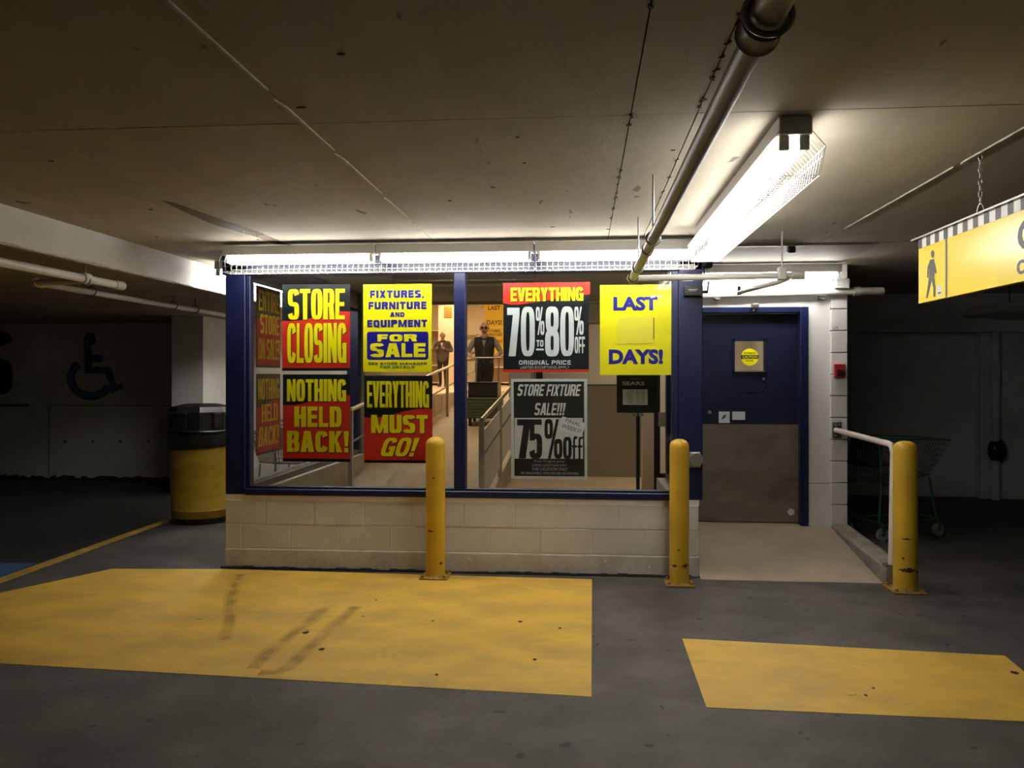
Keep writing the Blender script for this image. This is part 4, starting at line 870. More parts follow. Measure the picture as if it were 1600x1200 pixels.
# ================================================================== SHOPPING CARTS
def cart(loc, ang, label, mw, mf, mh, wr=.0022):
    t_ = thing('shopping_cart', (loc[0], loc[1], 0), label, 'shopping cart', 'wire shopping carts in the garage')
    rot = Matrix.Rotation(ang, 3, 'Z'); c = Vector((loc[0], loc[1], 0))
    def T(mb): mb.v = [c + rot @ v for v in mb.v]; return mb
    # basket: top rectangle and smaller bottom rectangle
    tb = [(-.42, -.27, .98), (.46, -.23, .94), (.46, .23, .94), (-.42, .27, .98)]; bb = [(-.36, -.22, .52), (.26, -.17, .60), (.26, .17, .60), (-.36, .22, .52)]
    tb = [Vector(p) for p in tb]; bb = [Vector(p) for p in bb]
    mb = MB()
    for i in range(4):
        j = (i + 1) % 4; n = 22 if i % 2 == 0 else 12
        for k in range(n + 1): mb.tube([tb[i].lerp(tb[j], k / n), bb[i].lerp(bb[j], k / n)], wr, 4)
        for k in range(1, 7): mb.tube([tb[i].lerp(bb[i], k / 7), tb[j].lerp(bb[j], k / 7)], wr, 4)
    for k in range(13): mb.tube([bb[0].lerp(bb[3], k / 12), bb[1].lerp(bb[2], k / 12)], wr, 4)
    tag(T(mb).build('wire_basket', mw, t_), kind='stuff')
    T(MB().tube(tb, .008, 8, True)).build('basket_rim', mh, t_, True)
    T(MB().tube(bb, .007, 8, True)).build('basket_base', mf, t_, True)
    for s_ in (-1, 1):
        T(MB().tube([(-.62, s_ * .26, 1.02), (-.52, s_ * .265, 1.0), (-.40, s_ * .25, .9), (-.36, s_ * .23, .52), (-.40, s_ * .24, .17), (-.36, s_ * .24, .15), (.36, s_ * .17, .17)], .012, 8)).build('frame_side', mf, t_, True)
        T(MB().tube([(.26, s_ * .165, .58), (.34, s_ * .17, .18)], .011, 8)).build('frame_front', mf, t_, True)
        for x, w_ in ((-.36, .24), (.36, .17)):
            wh = T(MB().cyl((x, s_ * w_ - .014, .062), (x, s_ * w_ + .014, .062), .062, n=20)).build('wheel', M['rubber'], t_, True)
            T(MB().cyl((x, s_ * w_ - .018, .062), (x, s_ * w_ + .018, .062), .02, n=10)).build('hub', M['dsteel'], wh)
            T(MB().box(x - .014, x + .02, s_ * w_ - .022, s_ * w_ - .018, .05, .15).box(x - .014, x + .02, s_ * w_ + .018, s_ * w_ + .022, .05, .15).box(x - .014, x + .02, s_ * w_ - .022, s_ * w_ + .022, .145, .155)).build('caster_fork', mf, t_)
    T(MB().tube([(-.62, -.27, 1.02), (-.62, .27, 1.02)], .016, 12)).build('handle', mh, t_, True)
    T(MB().tube([(-.36, -.24, .17), (-.36, .24, .17)], .010, 8)).build('cross_bar', mf, t_, True)
    T(MB().tube([(.34, -.17, .18), (.34, .17, .18)], .010, 8)).build('cross_bar', mf, t_, True)
    T(MB().obox((-.36, 0, .82), (.006, 0, .0), (0, .22, 0), (.03, 0, .13))).build('child_seat_flap', M['black'], t_)
    T(MB().bbox(-.40, -.16, -.2, .2, .705, .72, .005, 1)).build('child_seat', M['black'], t_)
    return t_
cart((3.06, 8.42), R(22), 'dark green shopping cart behind the white handrail', M['cartwire'], M['greencart'], M['greencart'])
cart((-3.42, 9.2), R(-90), 'grey wire shopping cart seen through the kiosk side window', M['greycart'], M['greycart'], M['greycart'], .0032)

# ================================================================== HANGING SIGN
XS = 1.85; ys1 = 4.74; ys0 = 2.5; zs1, zs0 = 2.315, 1.962
t_ = thing('hanging_sign', (XS, (ys0 + ys1) / 2, zs0), 'yellow pedestrian sign with striped top hung on chains', 'sign')
MB().box(XS, XS + .03, ys0, ys1, zs0, zs1).build('sign_board', M['hangY'], t_)
MB().box(XS - .02, XS + .05, ys0 - .03, ys1 + .06, zs1, zs1 + .008).build('top_channel', M['steel'], t_)
sp_ = Plane((XS, ys1, zs0), (0, -1, 0), (0, 0, 1), ys1 - ys0, zs1 - zs0)
sp_.rect('stripe_band', (0, 1, .85, 1), M['hangW'], t_, .001)
n = 34; Ws = ys1 - ys0
for k in range(n):
    a = k * .107 / Ws
    if a + .05 / Ws < 1: sp_.rect('dark_stripe', (a, a + .05 / Ws, .85, 1), M['hangG'], t_, .0018)
def fy(u): return (ys1 - atX(u, 450, XS).y) / Ws
def fz(u, v): return (atX(u, v, XS).z - zs0) / (zs1 - zs0)
sp_.rect('divider_line', (fy(1477.5), fy(1480.3), 0, .85), M['hangG'], t_, .001)
px = lambda P_: [[(fy(u), fz(u, v)) for u, v in p] for p in P_]
man = [[(1457.5 + 2.6 * math.cos(k * .52), 397 + 6 * math.sin(k * .52)) for k in range(12)],
       [(1453.5, 406), (1459.5, 404.5), (1461, 416), (1460, 434), (1452, 436), (1452, 420)],
       [(1453.5, 406), (1455, 410), (1451.5, 422), (1451, 434), (1448.7, 434), (1449.5, 418)],
       [(1459, 405), (1461.5, 414), (1464, 426), (1461.5, 428), (1458, 416)],
       [(1452, 434), (1457.5, 434), (1454, 448), (1449.5, 466), (1447, 466), (1449.8, 448)],
       [(1455, 434), (1460, 433), (1462, 450), (1461.5, 463.5), (1458.5, 464), (1458.5, 450)]]
o = sp_.polys('walking_figure', px(man), (0, 1, 0, 1), M['hangG'], t_, .001); o['label'] = 'dark grey walking pedestrian symbol'
p_ = px([[(1465, 446), (1471.5, 444.5), (1471.5, 462), (1465, 463)]]); sp_.polys('small_sticker', p_, (0, 1, 0, 1), M['paper'], t_, .0012)
p_ = px([[(1466, 457), (1470.5, 456), (1470.5, 458.5), (1466, 459.5)]]); sp_.polys('sticker_print', p_, (0, 1, 0, 1), M['hangG'], t_, .0018)
cu0 = fy(1590); sp_.polys('big_letter', font_text('C', .035), (cu0, cu0 + .15 / Ws, .36, .74), M['hangG'], t_, .001)
cu0 = fy(1589); sp_.polys('small_letter', font_text('C', .035), (cu0, cu0 + .065 / Ws, .085, .26), M['hangG'], t_, .001)
for yc in (4.06, 2.75):
    ch = MB(); zt = zs1 + .055; z = zt; k = 0
    while z < ZC - .012:
        pts = []
        for i in range(10):
            a = 2 * math.pi * i / 10; l_, h_ = .008 * math.cos(a), .0185 * math.sin(a)
            pts.append((XS + .015 + (l_ if k % 2 else 0), yc + (0 if k % 2 else l_), z + .0185 + h_))
        MB().tube(pts, .0026, 5, True).build('chain_link', M['steel'], t_)
        z += .0285; k += 1
    MB().tube([(XS + .015, yc + .035 * math.cos(R(a)), zs1 + .008 + .05 * math.sin(R(a))) for a in range(0, 181, 15)], .003, 6).build('hanger_ring', M['steel'], t_)

# ================================================================== POSTERS
YS = YK + .045          # back face of front glass
class Poster:
    def __init__(s, x0, x1, y0, y1, label, base, tilt=0.0, y=YS):
        s.y = y; a, b = atY(x0, y1, y), atY(x1, y0, y); s.a, s.b = a, b; s.px = (x0, x1, y0, y1)
        s.t = thing('poster', ((a.x + b.x) / 2, y, a.z), label, 'poster', 'closing sale posters in the kiosk window')
        MB().box(a.x, b.x, y, y + .004, a.z, b.z).build('poster_sheet', base, s.t)
        s.p = Plane((a.x, y, a.z), (1, 0, 0), (0, 0, 1), b.x - a.x, b.z - a.z)
    def bx(s, x0, x1, y0, y1):
        X0, X1, Y0, Y1 = s.px; W_, H_ = X1 - X0, Y1 - Y0
        return ((x0 - X0) / W_, (x1 - X0) / W_, (Y1 - y1) / H_, (Y1 - y0) / H_)
    def text(s, txt, box, m, t=.34, h=.15, gap=.13, shear=0, lift=.0016, rot=0):
        return s.p.polys('lettering', block_text(txt, t, h, gap, shear), s.bx(*box), m, s.t, lift, rot)
    def fine(s, txt, box, m, off=.0, lift=.0016, rot=0, shear=0): return s.p.polys('lettering', font_text(txt, off, shear), s.bx(*box), m, s.t, lift, rot)
    def shape(s, name, pts, m, lift=.0008):
        X0, X1, Y0, Y1 = s.px
        return s.p.polys(name, [[((x - X0) / (X1 - X0), (Y1 - y) / (Y1 - Y0)) for x, y in pts]], (0, 1, 0, 1), m, s.t, lift)
    def shadowtext(s, txt, box, m, sh, **k):
        x0, x1, y0, y1 = box
        s.text(txt, (x0 + 1.1, x1 + 1.1, y0 + 1.3, y1 + 1.3), sh, lift=.0012, **k); s.text(txt, box, m, lift=.002, **k)
BK, YL, RD, WT, BL = M['signB'], M['signY'], M['signR'], M['signW'], M['signBlue']
DKR = mat('letter_shadow', (.10, .006, .006), .5)
p = Poster(441, 547, 443.5, 579.5, 'red and black poster reading STORE CLOSING in yellow letters', BK)
p.shape('red_field', [(441, 500.5), (455, 501), (472, 500), (490, 496), (505, 491.5), (520, 488), (535, 486.5), (547, 487), (547, 575), (441, 575)], RD)
p.shadowtext('STORE', (450, 539, 451, 499), YL, DKR, t=.41, h=.13, gap=.075); p.shadowtext('CLOSING', (449, 541.5, 504.5, 567), YL, DKR, t=.41, h=.12, gap=.075)
p = Poster(442, 547, 585, 721, 'lower left front poster reading NOTHING HELD BACK', BK)
p.shape('red_field', [(442, 633), (455, 633.5), (472, 631), (490, 626), (510, 620), (530, 617), (547, 617.5), (547, 716), (442, 716)], RD)
p.shadowtext('NOTHING', (448.5, 541, 592.5, 627), YL, DKR, t=.41, h=.15, gap=.08); p.shadowtext('HELD', (460, 534, 635, 667), YL, DKR, t=.41, h=.2, gap=.12); p.shadowtext('BACK!', (448.5, 545.5, 673, 706), YL, DKR, t=.41, h=.2, gap=.1)
p = Poster(567.5, 674.5, 443.5, 581, 'yellow poster reading FIXTURES FURNITURE AND EQUIPMENT FOR SALE', YL)
for tx, bx_, t in (('FIXTURES,', (578.5, 663, 453, 465), .30), ('FURNITURE', (576, 666.5, 471, 483), .30), ('AND', (610, 632, 487.5, 495), .3), ('EQUIPMENT', (574, 667.5, 499.5, 511), .31)): p.text(tx, bx_, BL, t + .07, .28, .17)
rr = []
for (cx_, cy_, a0) in ((665.5, 522, -90), (665.5, 558, 0), (577.5, 558, 90), (577.5, 522, 180)):
    rr += [(cx_ + 4 * math.cos(R(a0 + k * 22.5)), cy_ + 4 * math.sin(R(a0 + k * 22.5))) for k in range(5)]
p.shape('blue_panel', rr, BL)
p.text('FOR', (590, 652, 522, 533.5), YL, .36, .28, .12); p.text('SALE', (578.5, 665, 536, 558), YL, .36, .24, .1)
p.text('SEE STORE MANAGER', (575.5, 667, 566.3, 570.3), M['inkg'], .26, .22, .25); p.text('FOR DETAILS', (594.5, 648, 571.8, 575.6), M['inkg'], .26, .22, .25)
p = Poster(569, 675.5, 587, 723, 'red and black poster reading EVERYTHING MUST GO', BK)
p.shape('red_field', [(569, 652), (585, 653), (605, 650), (630, 643), (650, 639), (675.5, 638), (675.5, 718.5), (569, 718.5)], RD)
p.shadowtext('EVERYTHING', (573.5, 670.5, 595.5, 636.5), YL, DKR, t=.41, h=.13, gap=.08); p.shadowtext('MUST', (580, 668.5, 648, 676.5), YL, DKR, t=.40, h=.21, gap=.1); p.shadowtext('GO!', (593, 656.5, 683.5, 712.5), YL, DKR, t=.34, h=.18, gap=.1, shear=.18)
p = Poster(786.5, 920, 441, 581.5, 'black poster reading EVERYTHING 70 to 80 percent OFF', BK)
p.shape('red_banner', [(786, 441), (922, 440.5), (922, 460), (905, 461), (885, 463.5), (860, 468), (835, 472), (812, 475), (798, 475), (786, 472.5)], RD)
p.shadowtext('EVERYTHING', (798, 911.5, 448.5, 470), YL, M['ink'], t=.38, h=.2, gap=.07)
p.text('7', (792.5, 812, 480, 556.5), WT, .44, .15); p.text('0', (814, 836, 478.5, 556.5), WT, .37, .11); p.text('%', (837.5, 851, 479, 523), WT); p.text('TO', (838.5, 849.5, 531, 541.5), WT, .34, .2); p.shape('underline', [(838, 544.5), (850, 544.5), (850, 547.3), (838, 547.3)], WT, .0016)
p.text('8', (852, 874, 478.5, 557), WT, .39, .14); p.text('0', (875.5, 897, 478.5, 556.5), WT, .37, .11); p.text('%', (897.5, 912, 479, 523), WT); p.text('OFF', (898, 914, 526, 552), WT, .36, .16)
p.text('ORIGINAL PRICE', (811, 892, 563, 569.8), WT, .24, .2, .22); p.text('LIMITED EXCEPTIONS APPLY', (813, 890, 572, 576.2), M['greytext'], .22, .2, .25)
p.shape('red_strip', [(786.5, 577.3), (920, 577.3), (920, 581.5), (786.5, 581.5)], RD)
p = Poster(798.5, 917.5, 592, 748, 'white bordered black poster reading STORE FIXTURE SALE 75 percent off', M['paper'])
p.shape('black_field', [(802.5, 596.5), (912.5, 596), (913.5, 743), (804, 743.5)], M['ink'])
p.text('STORE FIXTURE', (807.5, 908.5, 600.5, 618.5), M['paper'], .33, .16, .12, shear=.035); p.text('SALE!!!', (834.5, 884.5, 629.5, 648.5), M['paper'], .33, .16, .12, shear=.06)
p.shape('white_field', [(804, 653), (910.5, 652.5), (911, 716), (804, 716.5)], M['paper'], .0012)
for tx, bx_, t, h in (('7', (808, 828.5, 655, 716), .42, .16), ('5', (827, 847.5, 655, 716.5), .41, .14), ('%', (851, 879, 654.5, 716), .3, .1), ('O', (880, 893.5, 682, 716.5), .38, .16), ('f', (894, 902, 681, 716), .45, .14), ('f', (902.5, 910.5, 681, 716), .45, .14)): p.text(tx, bx_, M['ink'], t, h, lift=.002)
p.shape('note_paper', [(879, 650), (915.5, 661), (908.5, 682.5), (873.5, 671)], M['signW'], .003)
p.fine('FINAL', (884, 908, 656.5, 662.5), M['inkg'], .0, .004, R(-17)); p.fine('WEEKS!', (877, 908, 665.5, 672), M['inkg'], .0, .004, R(-17))
p.fine('From Original price', (835, 882, 718, 723), M['greytext']); p.fine('LIMITED EXCEPTIONS APPLY', (832, 886, 724.8, 728.2), M['greytext']); p.fine('THIS LOCATION ONLY', (831, 887, 730, 734.8), M['greytext'], .01); p.fine('NO REASONABLE OFFER REFUSED ON FIXTURES', (814, 904, 737, 740.8), M['greytext'], .01)
p = Poster(937.5, 1050, 444.5, 586, 'bright yellow poster reading LAST DAYS with a blank patch', YL)
p.fine('LAST', (958.5, 1028, 463, 485), BL, .048); p.fine('DAYS!', (951.5, 1036, 545.5, 569), BL, .048)
p.shape('cover_patch', [(965, 496), (1020, 493), (1021, 536), (964.5, 537.5)], M['signY2'], .003)
p.shape('edge_shadow', [(1021.2, 496), (1022.3, 496), (1022.3, 530), (1021.2, 530)], M['ink'], .002)  # shadow beside the patch, painted on as a dark line
# posters on the side glass
def side_poster(y0, y1, z0, z1, label, lines, wave):
    X = XL + .055
    t_ = thing('poster', (X, (y0 + y1) / 2, z0), label, 'poster', 'closing sale posters on the kiosk side glass')
    MB().box(X - .004, X, y0, y1, z0, z1).build('poster_sheet', M['signB'], t_)
    pl = Plane((X, y0, z0), (0, 1, 0), (0, 0, 1), y1 - y0, z1 - z0)
    pl.polys('red_field', [[(0, .03), (1, .03), (1, wave + .05), (.7, wave + .05), (.4, wave), (.15, wave - .03), (0, wave - .03)]], (0, 1, 0, 1), M['dimred'], t_, .0008)
    for tx, bx_, sh in lines: pl.polys('lettering', block_text(tx, .36, .15, .1, sh), bx_, M['dimY'], t_, .0016)
ya, yb = atX(400, 500, XL + .05).y, atX(437, 500, XL + .05).y
za, zb_ = atX(400, 445, XL + .05).z, atX(400, 574, XL + .05).z
side_poster(ya, yb, zb_, za, 'poster reading ENTIRE STORE ON SALE on the side glass', [('ENTIRE', (.08, .95, .70, .95), 0), ('STORE', (.14, .95, .42, .66), 0), ('ON SALE!', (.07, .96, .10, .36), 0)], .62)
zc_, zd = atX(401, 584, XL + .05).z, atX(401, 712, XL + .05).z
side_poster(ya, yb, zd, zc_, 'poster reading NOTHING HELD BACK on the side glass', [('NOTHING', (.06, .95, .68, .94), 0), ('HELD', (.2, .88, .40, .62), 0), ('BACK!', (.06, .95, .1, .34), .06)], .62)
# signs hanging in the store
ysg = 21.6
t_ = thing('store_poster', (atY(773, 500, ysg).x, ysg, 2.6), 'orange yellow LAST DAYS poster hanging inside the store', 'poster', 'posters inside the store')
a, b = atY(757, 511, ysg), atY(787, 462, ysg); MB().box(a.x, b.x, ysg, ysg + .006, a.z, b.z).build('poster_sheet', M['dimY'], t_)
pl = Plane((a.x, ysg, a.z), (1, 0, 0), (0, 0, 1), b.x - a.x, b.z - a.z)
pl.polys('lettering', font_text('LAST', .03), (.18, .84, .54, .68), M['inkb'], t_, .001); pl.polys('lettering', font_text('DAYS!', .03), (.13, .90, .07, .22), M['inkb'], t_, .001)
t_ = thing('store_poster', (a.x + .3, ysg, 2.0), 'FIXTURES FURNITURE poster hanging below the LAST DAYS one inside', 'poster', 'posters inside the store')
c = atY(757, 556, ysg); MB().box(a.x, b.x, ysg, ysg + .006, c.z, a.z - .01).build('poster_sheet', M['dimY'], t_)
pl = Plane((a.x, ysg, c.z), (1, 0, 0), (0, 0, 1), b.x - a.x, a.z - .01 - c.z)
for tx, z0, z1, x0, x1 in (('FIXTURES,', .82, .92, .14, .88), ('FURNITURE', .69, .79, .1, .92), ('AND', .60, .66, .4, .6), ('EQUIPMENT', .46, .56, .08, .95)): pl.polys('lettering', block_text(tx, .3, .24, .2), (x0, x1, z0, z1), M['inkb'], t_, .001)
for x_ in (a.x + .06, b.x - .06): MB().cyl((x_, ysg + .012, c.z), (x_, ysg + .012, 4.2), .004, n=5).build('hanging_cord', M['steel'], t_)
p0 = atY(700, 488, 27.5)
t_ = thing('aisle_sign', (p0.x, 27.5, p0.z - .25), 'small orange sign hanging above the man with the phone', 'sign')
MB().bbox(p0.x - .14, p0.x + .14, 27.5, 27.53, p0.z - .2, p0.z + .22, .02).build('sign_plate', M['orange'], t_)
MB().box(p0.x - .03, p0.x + .03, 27.49, 27.5, p0.z - .12, p0.z + .14).build('sign_mark', M['tan2'], t_)
MB().cyl((p0.x, 27.515, p0.z + .22), (p0.x, 27.515, 4.2), .006, n=6).build('hanger_rod', M['steel'], t_)

# ================================================================== SIGN STAND (store hours)
ysd = 7.05
a, b = atY(963.5, 645, ysd), atY(1026, 584, ysd); cxs = atY(997, 700, ysd).x
t_ = thing('sign_stand', (cxs, ysd + .03, ZR), 'black floor stand with a white card of opening hours', 'sign stand')
MB().bbox(a.x, b.x, ysd, ysd + .04, a.z, b.z, .006).build('sign_head', M['black'], t_)
MB().cyl((cxs, ysd + .02, ZR + .02), (cxs, ysd + .02, a.z), .016, n=12).build('pole', M['black'], t_, True)
MB().lathe((cxs, ysd + .02, ZR), [(.17, 0), (.17, .012), (.03, .025)], 24).build('base', M['black'], t_, True)
MB().bbox(cxs - .05, cxs + .05, ysd + .005, ysd + .035, a.z - .03, a.z, .004).build('bracket', M['steel'], t_)
pl = Plane((a.x, ysd, a.z), (1, 0, 0), (0, 0, 1), b.x - a.x, b.z - a.z)
fu = lambda x: (x - 963.5) / 62.5; fv = lambda y: (645 - y) / 61
pl.polys('lettering', font_text('SEARS', .015), (fu(972.5), fu(1007), fv(602), fv(596)), M['signW'], t_, .001)
pl.polys('lettering', font_text('welcome to', .0), (fu(984), fu(1000), fv(592.5), fv(590.5)), M['greytext'], t_, .001)
pl.rect('hours_card', (fu(973), fu(1012), fv(632.5), fv(608.5)), M['hangW'], t_, .001)
days = ['MONDAY', 'TUESDAY', 'WEDNESDAY', 'THURSDAY', 'FRIDAY', 'SATURDAY', 'SUNDAY']
for k, dname in enumerate(days):
    y_ = 610.2 + k * 2.95; wd_ = len(dname) * 1.45
    pl.polys('lettering', font_text(dname, .01), (fu(990 - wd_), fu(990), fv(y_ + 1.9), fv(y_)), M['inkg'], t_, .002)
    pl.polys('lettering', font_text('10AM TO 9PM' if k < 6 else '11AM TO 6PM', .01), (fu(993), fu(1007), fv(y_ + 1.9), fv(y_)), M['inkg'], t_, .002)
# added copper coloured rods standing in for an orange gleam inside the right corner
t_ = thing('gleam_rods', (.6, 7.3, 2.3), 'two added copper rods standing in for an orange gleam under the kiosk ceiling', 'pipe')
for k in range(2):
    p, q = atY(1040 + k * 9, 436, 7.3), atY(1053 + k * 9, 421, 7.3); MB().cyl((p.x, 7.3, p.z), (q.x, 7.3, min(q.z, 2.58)), .018, n=10).build('pipe_run', M['copper'], t_, True)

# ================================================================== PEOPLE
def skin_mesh(verts, edges, radii, root):
    me = bpy.data.meshes.new('sk'); me.from_pydata(verts, edges, []); ob = bpy.data.objects.new('sk', me); COL.objects.link(ob)
    md = ob.modifiers.new('skin', 'SKIN'); md.use_smooth_shade = True
    if not me.skin_vertices: bm = bmesh.new(); bm.from_mesh(me); bm.verts.layers.skin.verify(); bm.to_mesh(me); bm.free()
    lay = me.skin_vertices[0].data
    for i, r in enumerate(radii): lay[i].radius = r if isinstance(r, tuple) else (r, r); lay[i].use_root = (i == root)
    sb = ob.modifiers.new('sub', 'SUBSURF'); sb.levels = 2; sb.render_levels = 2
    dg = bpy.context.evaluated_depsgraph_get(); out = bpy.data.meshes.new_from_object(ob.evaluated_get(dg))
    V = [v.co.copy() for v in out.vertices]; Fs = [list(p.vertices) for p in out.polygons]
    bpy.data.objects.remove(ob); bpy.data.meshes.remove(out); return V, Fs
class Skel:
    def __init__(s): s.n = {}; s.v = []; s.r = []; s.e = []
    def add(s, k, co, r, par=None):
        s.n[k] = len(s.v); s.v.append(Vector(co)); s.r.append(r)
        if par is not None: s.e.append((s.n[par], s.n[k]))
def person(loc, yaw, label, arms, hand_dir, k, top_mat, sleeve_mat, head_tilt, vest, jacket, glasses, fat=1.0, stance=.09):
    """front of the figure looks along -y before yaw"""
    t_ = thing('person', loc, label, 'person')
    sk = Skel()
    sk.add('pelvis', (0, 0, .93), (.155 * fat, .115 * fat)); sk.add('waist', (0, -.01, 1.08), (.155 * fat, .115 * fat), 'pelvis'); sk.add('chest', (0, 0, 1.27), (.17 * fat, .12 * fat), 'waist'); sk.add('upper', (0, .01, 1.40), (.13, .09), 'chest'); sk.add('neck', (0, 0, 1.475), .062, 'upper'); sk.add('skull', (0, -.02, 1.56), .06, 'neck')
    for s_ in (-1, 1):
        S_ = str(s_); e, w_ = arms
        sk.add('sh' + S_, (s_ * .19, .01, 1.395), .068, 'upper'); sk.add('ua' + S_, (s_ * (.19 + e[0]) / 2, e[1] / 2, (1.395 + e[2]) / 2), .056, 'sh' + S_)
        sk.add('el' + S_, (s_ * e[0], e[1], e[2]), .046, 'ua' + S_); sk.add('fa' + S_, (s_ * (e[0] + w_[0]) / 2, (e[1] + w_[1]) / 2, (e[2] + w_[2]) / 2), .042, 'el' + S_)
        sk.add('wr' + S_, (s_ * w_[0], w_[1], w_[2]), .030, 'fa' + S_)
        W_ = Vector((s_ * w_[0], w_[1], w_[2])); D = Vector((s_ * hand_dir[0], hand_dir[1], hand_dir[2])).normalized(); X_ = Vector((s_ * -1, 0, 0)); X_ = (X_ - D * X_.dot(D)).normalized(); C_ = D.cross(X_) * s_
        sk.add('pa' + S_, W_ + D * .055, (.036, .022), 'wr' + S_)
        down = Vector((0, 0, -1))
        for i, (off, ln) in enumerate(((.03, .032), (.010, .036), (-.010, .034), (-.029, .027))):
            b_ = W_ + D * .092 + X_ * off; m_ = b_ + D * ln * .9 + down * .014; t2 = m_ + D * ln * .2 + down * .034
            sk.add('f%d' % i + S_, b_, .0105, 'pa' + S_); sk.add('g%d' % i + S_, m_, .0095, 'f%d' % i + S_); sk.add('h%d' % i + S_, t2, .008, 'g%d' % i + S_)
        sk.add('t0' + S_, W_ + D * .045 + X_ * .042, .011, 'pa' + S_); sk.add('t1' + S_, W_ + D * .08 + X_ * .06 + down * .012, .0095, 't0' + S_)
        sk.add('hip' + S_, (s_ * .095, 0, .86), .098 * fat, 'pelvis'); sk.add('th' + S_, (s_ * stance, -.01, .66), .085, 'hip' + S_); sk.add('kn' + S_, (s_ * stance, -.02, .47), .064, 'th' + S_); sk.add('ca' + S_, (s_ * stance, .01, .32), .06, 'kn' + S_); sk.add('an' + S_, (s_ * stance, .03, .09), .046, 'ca' + S_); sk.add('to' + S_, (s_ * (stance + .02), -.10, .045), .04, 'an' + S_)
    V, Fs = skin_mesh(sk.v, sk.e, sk.r, sk.n['pelvis'])
    rot = Matrix.Rotation(yaw, 3, 'Z'); L_ = Vector(loc)
    def T(mb): mb.v = [L_ + rot @ (v * k) for v in mb.v]; return mb
    mb = MB(); wz = [Vector((s_ * arms[1][0], arms[1][1], arms[1][2])) for s_ in (-1, 1)]
    mb.v = V[:]; mb.f = Fs
    for f in Fs:
        c = sum((V[i] for i in f), Vector()) / len(f)
        near = min((c - w_).length for w_ in wz)
        D_ = [(c - w_).dot(Vector((s_ * hand_dir[0], hand_dir[1], hand_dir[2])).normalized()) for s_, w_ in zip((-1, 1), wz)]
        hand = any((c - w_).length < .2 and d_ > .0 for w_, d_ in zip(wz, D_))
        mb.m.append(0 if (hand or c.z > 1.475 and abs(c.x) < .1) else (2 if c.z < 1.0 else 1))
    # head with face, on the same mesh
    hc = Vector((0, -.03, 1.625)); hr = Matrix.Rotation(head_tilt, 3, 'X')
    h = MB()
    def hf(p):
        q = p.copy()
        if q.z < 0: q.x *= 1 + .30 * q.z; q.y = q.y * (1 + .12 * q.z) - .04 * (-q.z)
        if q.y > 0 and q.z > -.3: q.y *= 1.08
        return q
    h.cur = 0; h.sph((0, 0, 0), (.083, .098, .118), 20, 14, hf)
    h.add([(0, -.122, -.02), (-.018, -.088, -.028), (.018, -.088, -.028), (0, -.09, .03), (0, -.095, -.04)], [[0, 1, 3], [0, 3, 2], [0, 4, 1], [0, 2, 4]])
    for s_ in (-1, 1): h.sph((s_ * .084, .005, -.005), (.012, .022, .032), 8, 6)
    h.cur = 3
    for s_ in (-1, 1): h.sph((s_ * .031, -.087, .012), (.012, .008, .007), 8, 6); h.obox((s_ * .031, -.092, .034), (.019, 0, 0), (0, .005, 0), (0, 0, .0045))
    h.cur = 4; h.obox((0, -.089, -.062), (.024, 0, 0), (0, .004, 0), (0, 0, .0055))
    h.v = [hc + hr @ v for v in h.v]
    o_ = len(mb.v); mb.v += h.v; mb.f = mb.f + [[i + o_ for i in f] for f in h.f]; mb.m += h.m
    body = T(mb).build('body', [M['skin'], sleeve_mat, M['trouser'], M['ink'], M['darkred']], t_, True)
    hm = MB()
    def hair(p):
        q = hf(p)
        return q
    hm.sph((0, .012, .004), (.087, .094, .11), 20, 14, hf)
    keep = [f for f in hm.f if sum((hm.v[i].y for i in f)) / len(f) > -.005 and -.06 < sum((hm.v[i].z for i in f)) / len(f) < .062]
    hm.f = keep; hm.m = [0] * len(keep); hm.v = [hc + hr @ v for v in hm.v]
    T(hm).build('hair', M['hair'], t_, True)
    for s_ in (-1, 1):
        sh = MB().sph((s_ * (stance + .012), -.045, .04), (.052, .145, .05), 14, 8, lambda p: Vector((p.x, p.y, max(p.z, -.75)))); T(sh).build('shoe', M['shoe'], t_, True)
    if glasses:
        g = MB()
        for s_ in (-1, 1): g.bbox(s_ * .034 - .025, s_ * .034 + .025, -.108, -.100, -.004, .026, .004, 1); g.tube([(s_ * .06, -.103, .016), (s_ * .08, -.02, .014), (s_ * .082, .02, .01)], .003, 5)
        g.tube([(-.012, -.105, .016), (.012, -.105, .016)], .003, 5); g.v = [hc + hr @ v for v in g.v]; T(g).build('glasses', M['lens'], t_)
    if vest or jacket:
        g = Skel(); dz = .012
        g.add('p', (0, 0, .73 if jacket else .90), (.178 * fat, .138 * fat)); g.add('w', (0, -.01, 1.08), (.178 * fat, .138 * fat), 'p'); g.add('c', (0, -.004, 1.27), (.188 * fat, .138 * fat), 'w'); g.add('u', (0, .01, 1.385), (.155, .108), 'c'); g.add('n', (0, .012, 1.47), .078, 'u')
        for s_ in (-1, 1):
            S_ = str(s_); g.add('s' + S_, (s_ * .185, .01, 1.39), .082, 'u')
            if jacket:
                e, w_ = arms; g.add('e' + S_, (s_ * e[0], e[1], e[2]), .066, 's' + S_); g.add('w' + S_, (s_ * (w_[0] * .93 + e[0] * .07), w_[1] * .93 + e[1] * .07, w_[2] * .93 + e[2] * .07), .047, 'e' + S_)
        V2, F2 = skin_mesh(g.v, g.e, g.r, 0); q = MB(); q.v = V2; q.f = F2; q.m = [0] * len(F2)
        gm = T(q).build('vest' if vest else 'jacket', top_mat, t_, True)
        fr = MB().prism([(-.045, -.128, 1.40), (.045, -.128, 1.40), (.0, -.156, 1.27)], (0, .02, 0)); T(fr).build('shirt_front', M['shirt'] if vest else M['cream'], t_)
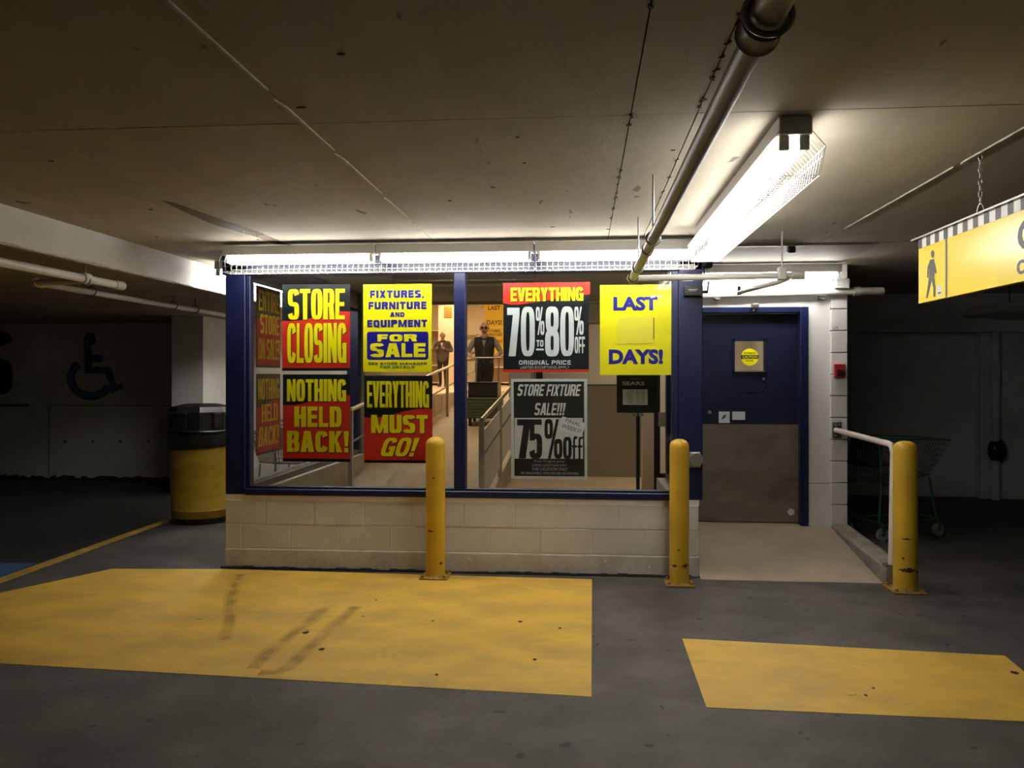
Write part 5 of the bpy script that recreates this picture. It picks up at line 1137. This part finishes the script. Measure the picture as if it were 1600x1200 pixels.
        for s_ in (-1, 1): cc = MB().prism([(s_ * .01, -.15, 1.29), (s_ * .05, -.135, 1.42), (s_ * .085, -.085, 1.46), (s_ * .075, -.11, 1.38)], (0, .012, 0)); T(cc).build('collar', top_mat, t_)
        T(MB().tube([(0, -.138 * fat - .006, .96), (0, -.15 * fat - .004, 1.1), (0, -.146 * fat, 1.26)], .004, 5)).build('zipper', M['dsteel'], t_)
    return t_, T
# man pushing the cart
ym = 15.1; xm = atY(757, 560, ym).x; zm = rz(ym)
person((xm, ym, zm), R(3), 'man in dark vest and glasses pushing a cart down the ramp', ((.315, -.08, 1.17), (.255, -.33, 1.12)), (-.12, -.9, -.05), .985, M['vest'], M['shirt'], R(6), True, False, True, 1.08, .078)
# man with phone
y2 = 26.4; x2 = atY(692, 600, y2).x
_, T2 = person((x2, y2, ZU), R(-4), 'man in brown jacket standing in the store looking at his phone', ((.31, -.06, 1.13), (.12, -.32, 1.22)), (-.5, -.55, .35), 1.02, M['jacket'], M['jacket'], R(22), False, True, False, 1.27)
ph = T2(MB().bbox(-.04, .04, -.45, -.438, 1.21, 1.31, .004, 1)); 
o = ph.build('mobile_phone', M['black']); tag(o, 'small dark phone held by the man in the brown jacket', 'phone')
# his cart: green tub on wheels with a dark crate on it
yc = 14.05; xc_ = atY(756.5, 640, yc).x; zc0 = rz(yc)
t_ = thing('utility_cart', (xc_, yc, zc0), 'green plastic tub cart pushed down the ramp by the man', 'cart')
hw = .30
def up(y): return rz(y)
MB().bbox(xc_ - hw, xc_ + hw, yc - .4, yc + .35, zc0 + .10, zc0 + .45, .03).build('tub', M['tub'], t_)
MB().bbox(xc_ - hw - .012, xc_ + hw + .012, yc - .412, yc + .362, zc0 + .42, zc0 + .45, .01).build('tub_rim', M['tub'], t_)
for i in range(5): MB().box(xc_ - hw + .03, xc_ + hw - .03, yc - .406, yc - .399, zc0 + .16 + i * .05, zc0 + .17 + i * .05).build('rib', M['greencart'], t_)
for sx in (-1, 1):
    for y in (yc - .3, yc + .27):
        MB().cyl((xc_ + sx * .2 - .02, y, rz(y) + .065), (xc_ + sx * .2 + .02, y, rz(y) + .065), .065, n=16).build('wheel', M['black'], t_, True)
        MB().box(xc_ + sx * .2 - .03, xc_ + sx * .2 + .03, y - .03, y + .03, rz(y) + .1, zc0 + .14).build('caster_fork', M['dsteel'], t_)
    MB().tube([(xc_ + sx * .2, yc + .33, zc0 + .4), (xc_ + sx * .2, yc + .55, zc0 + 1.135)], .014, 8).build('handle_upright', M['dsteel'], t_, True)
MB().tube([(xc_ - .25, yc + .57, zc0 + 1.135), (xc_ + .25, yc + .57, zc0 + 1.135)], .015, 10).build('handle_bar', M['steel'], t_, True)
t_ = thing('storage_crate', (xc_, yc, zc0 + .45), 'black crate riding on top of the green tub cart', 'crate')
MB().bbox(xc_ - .235, xc_ + .265, yc - .33, yc + .27, zc0 + .452, zc0 + .685, .012).build('crate_body', M['black'], t_)
MB().bbox(xc_ - .245, xc_ + .275, yc - .34, yc + .28, zc0 + .685, zc0 + .71, .008).build('crate_lid', M['black'], t_)
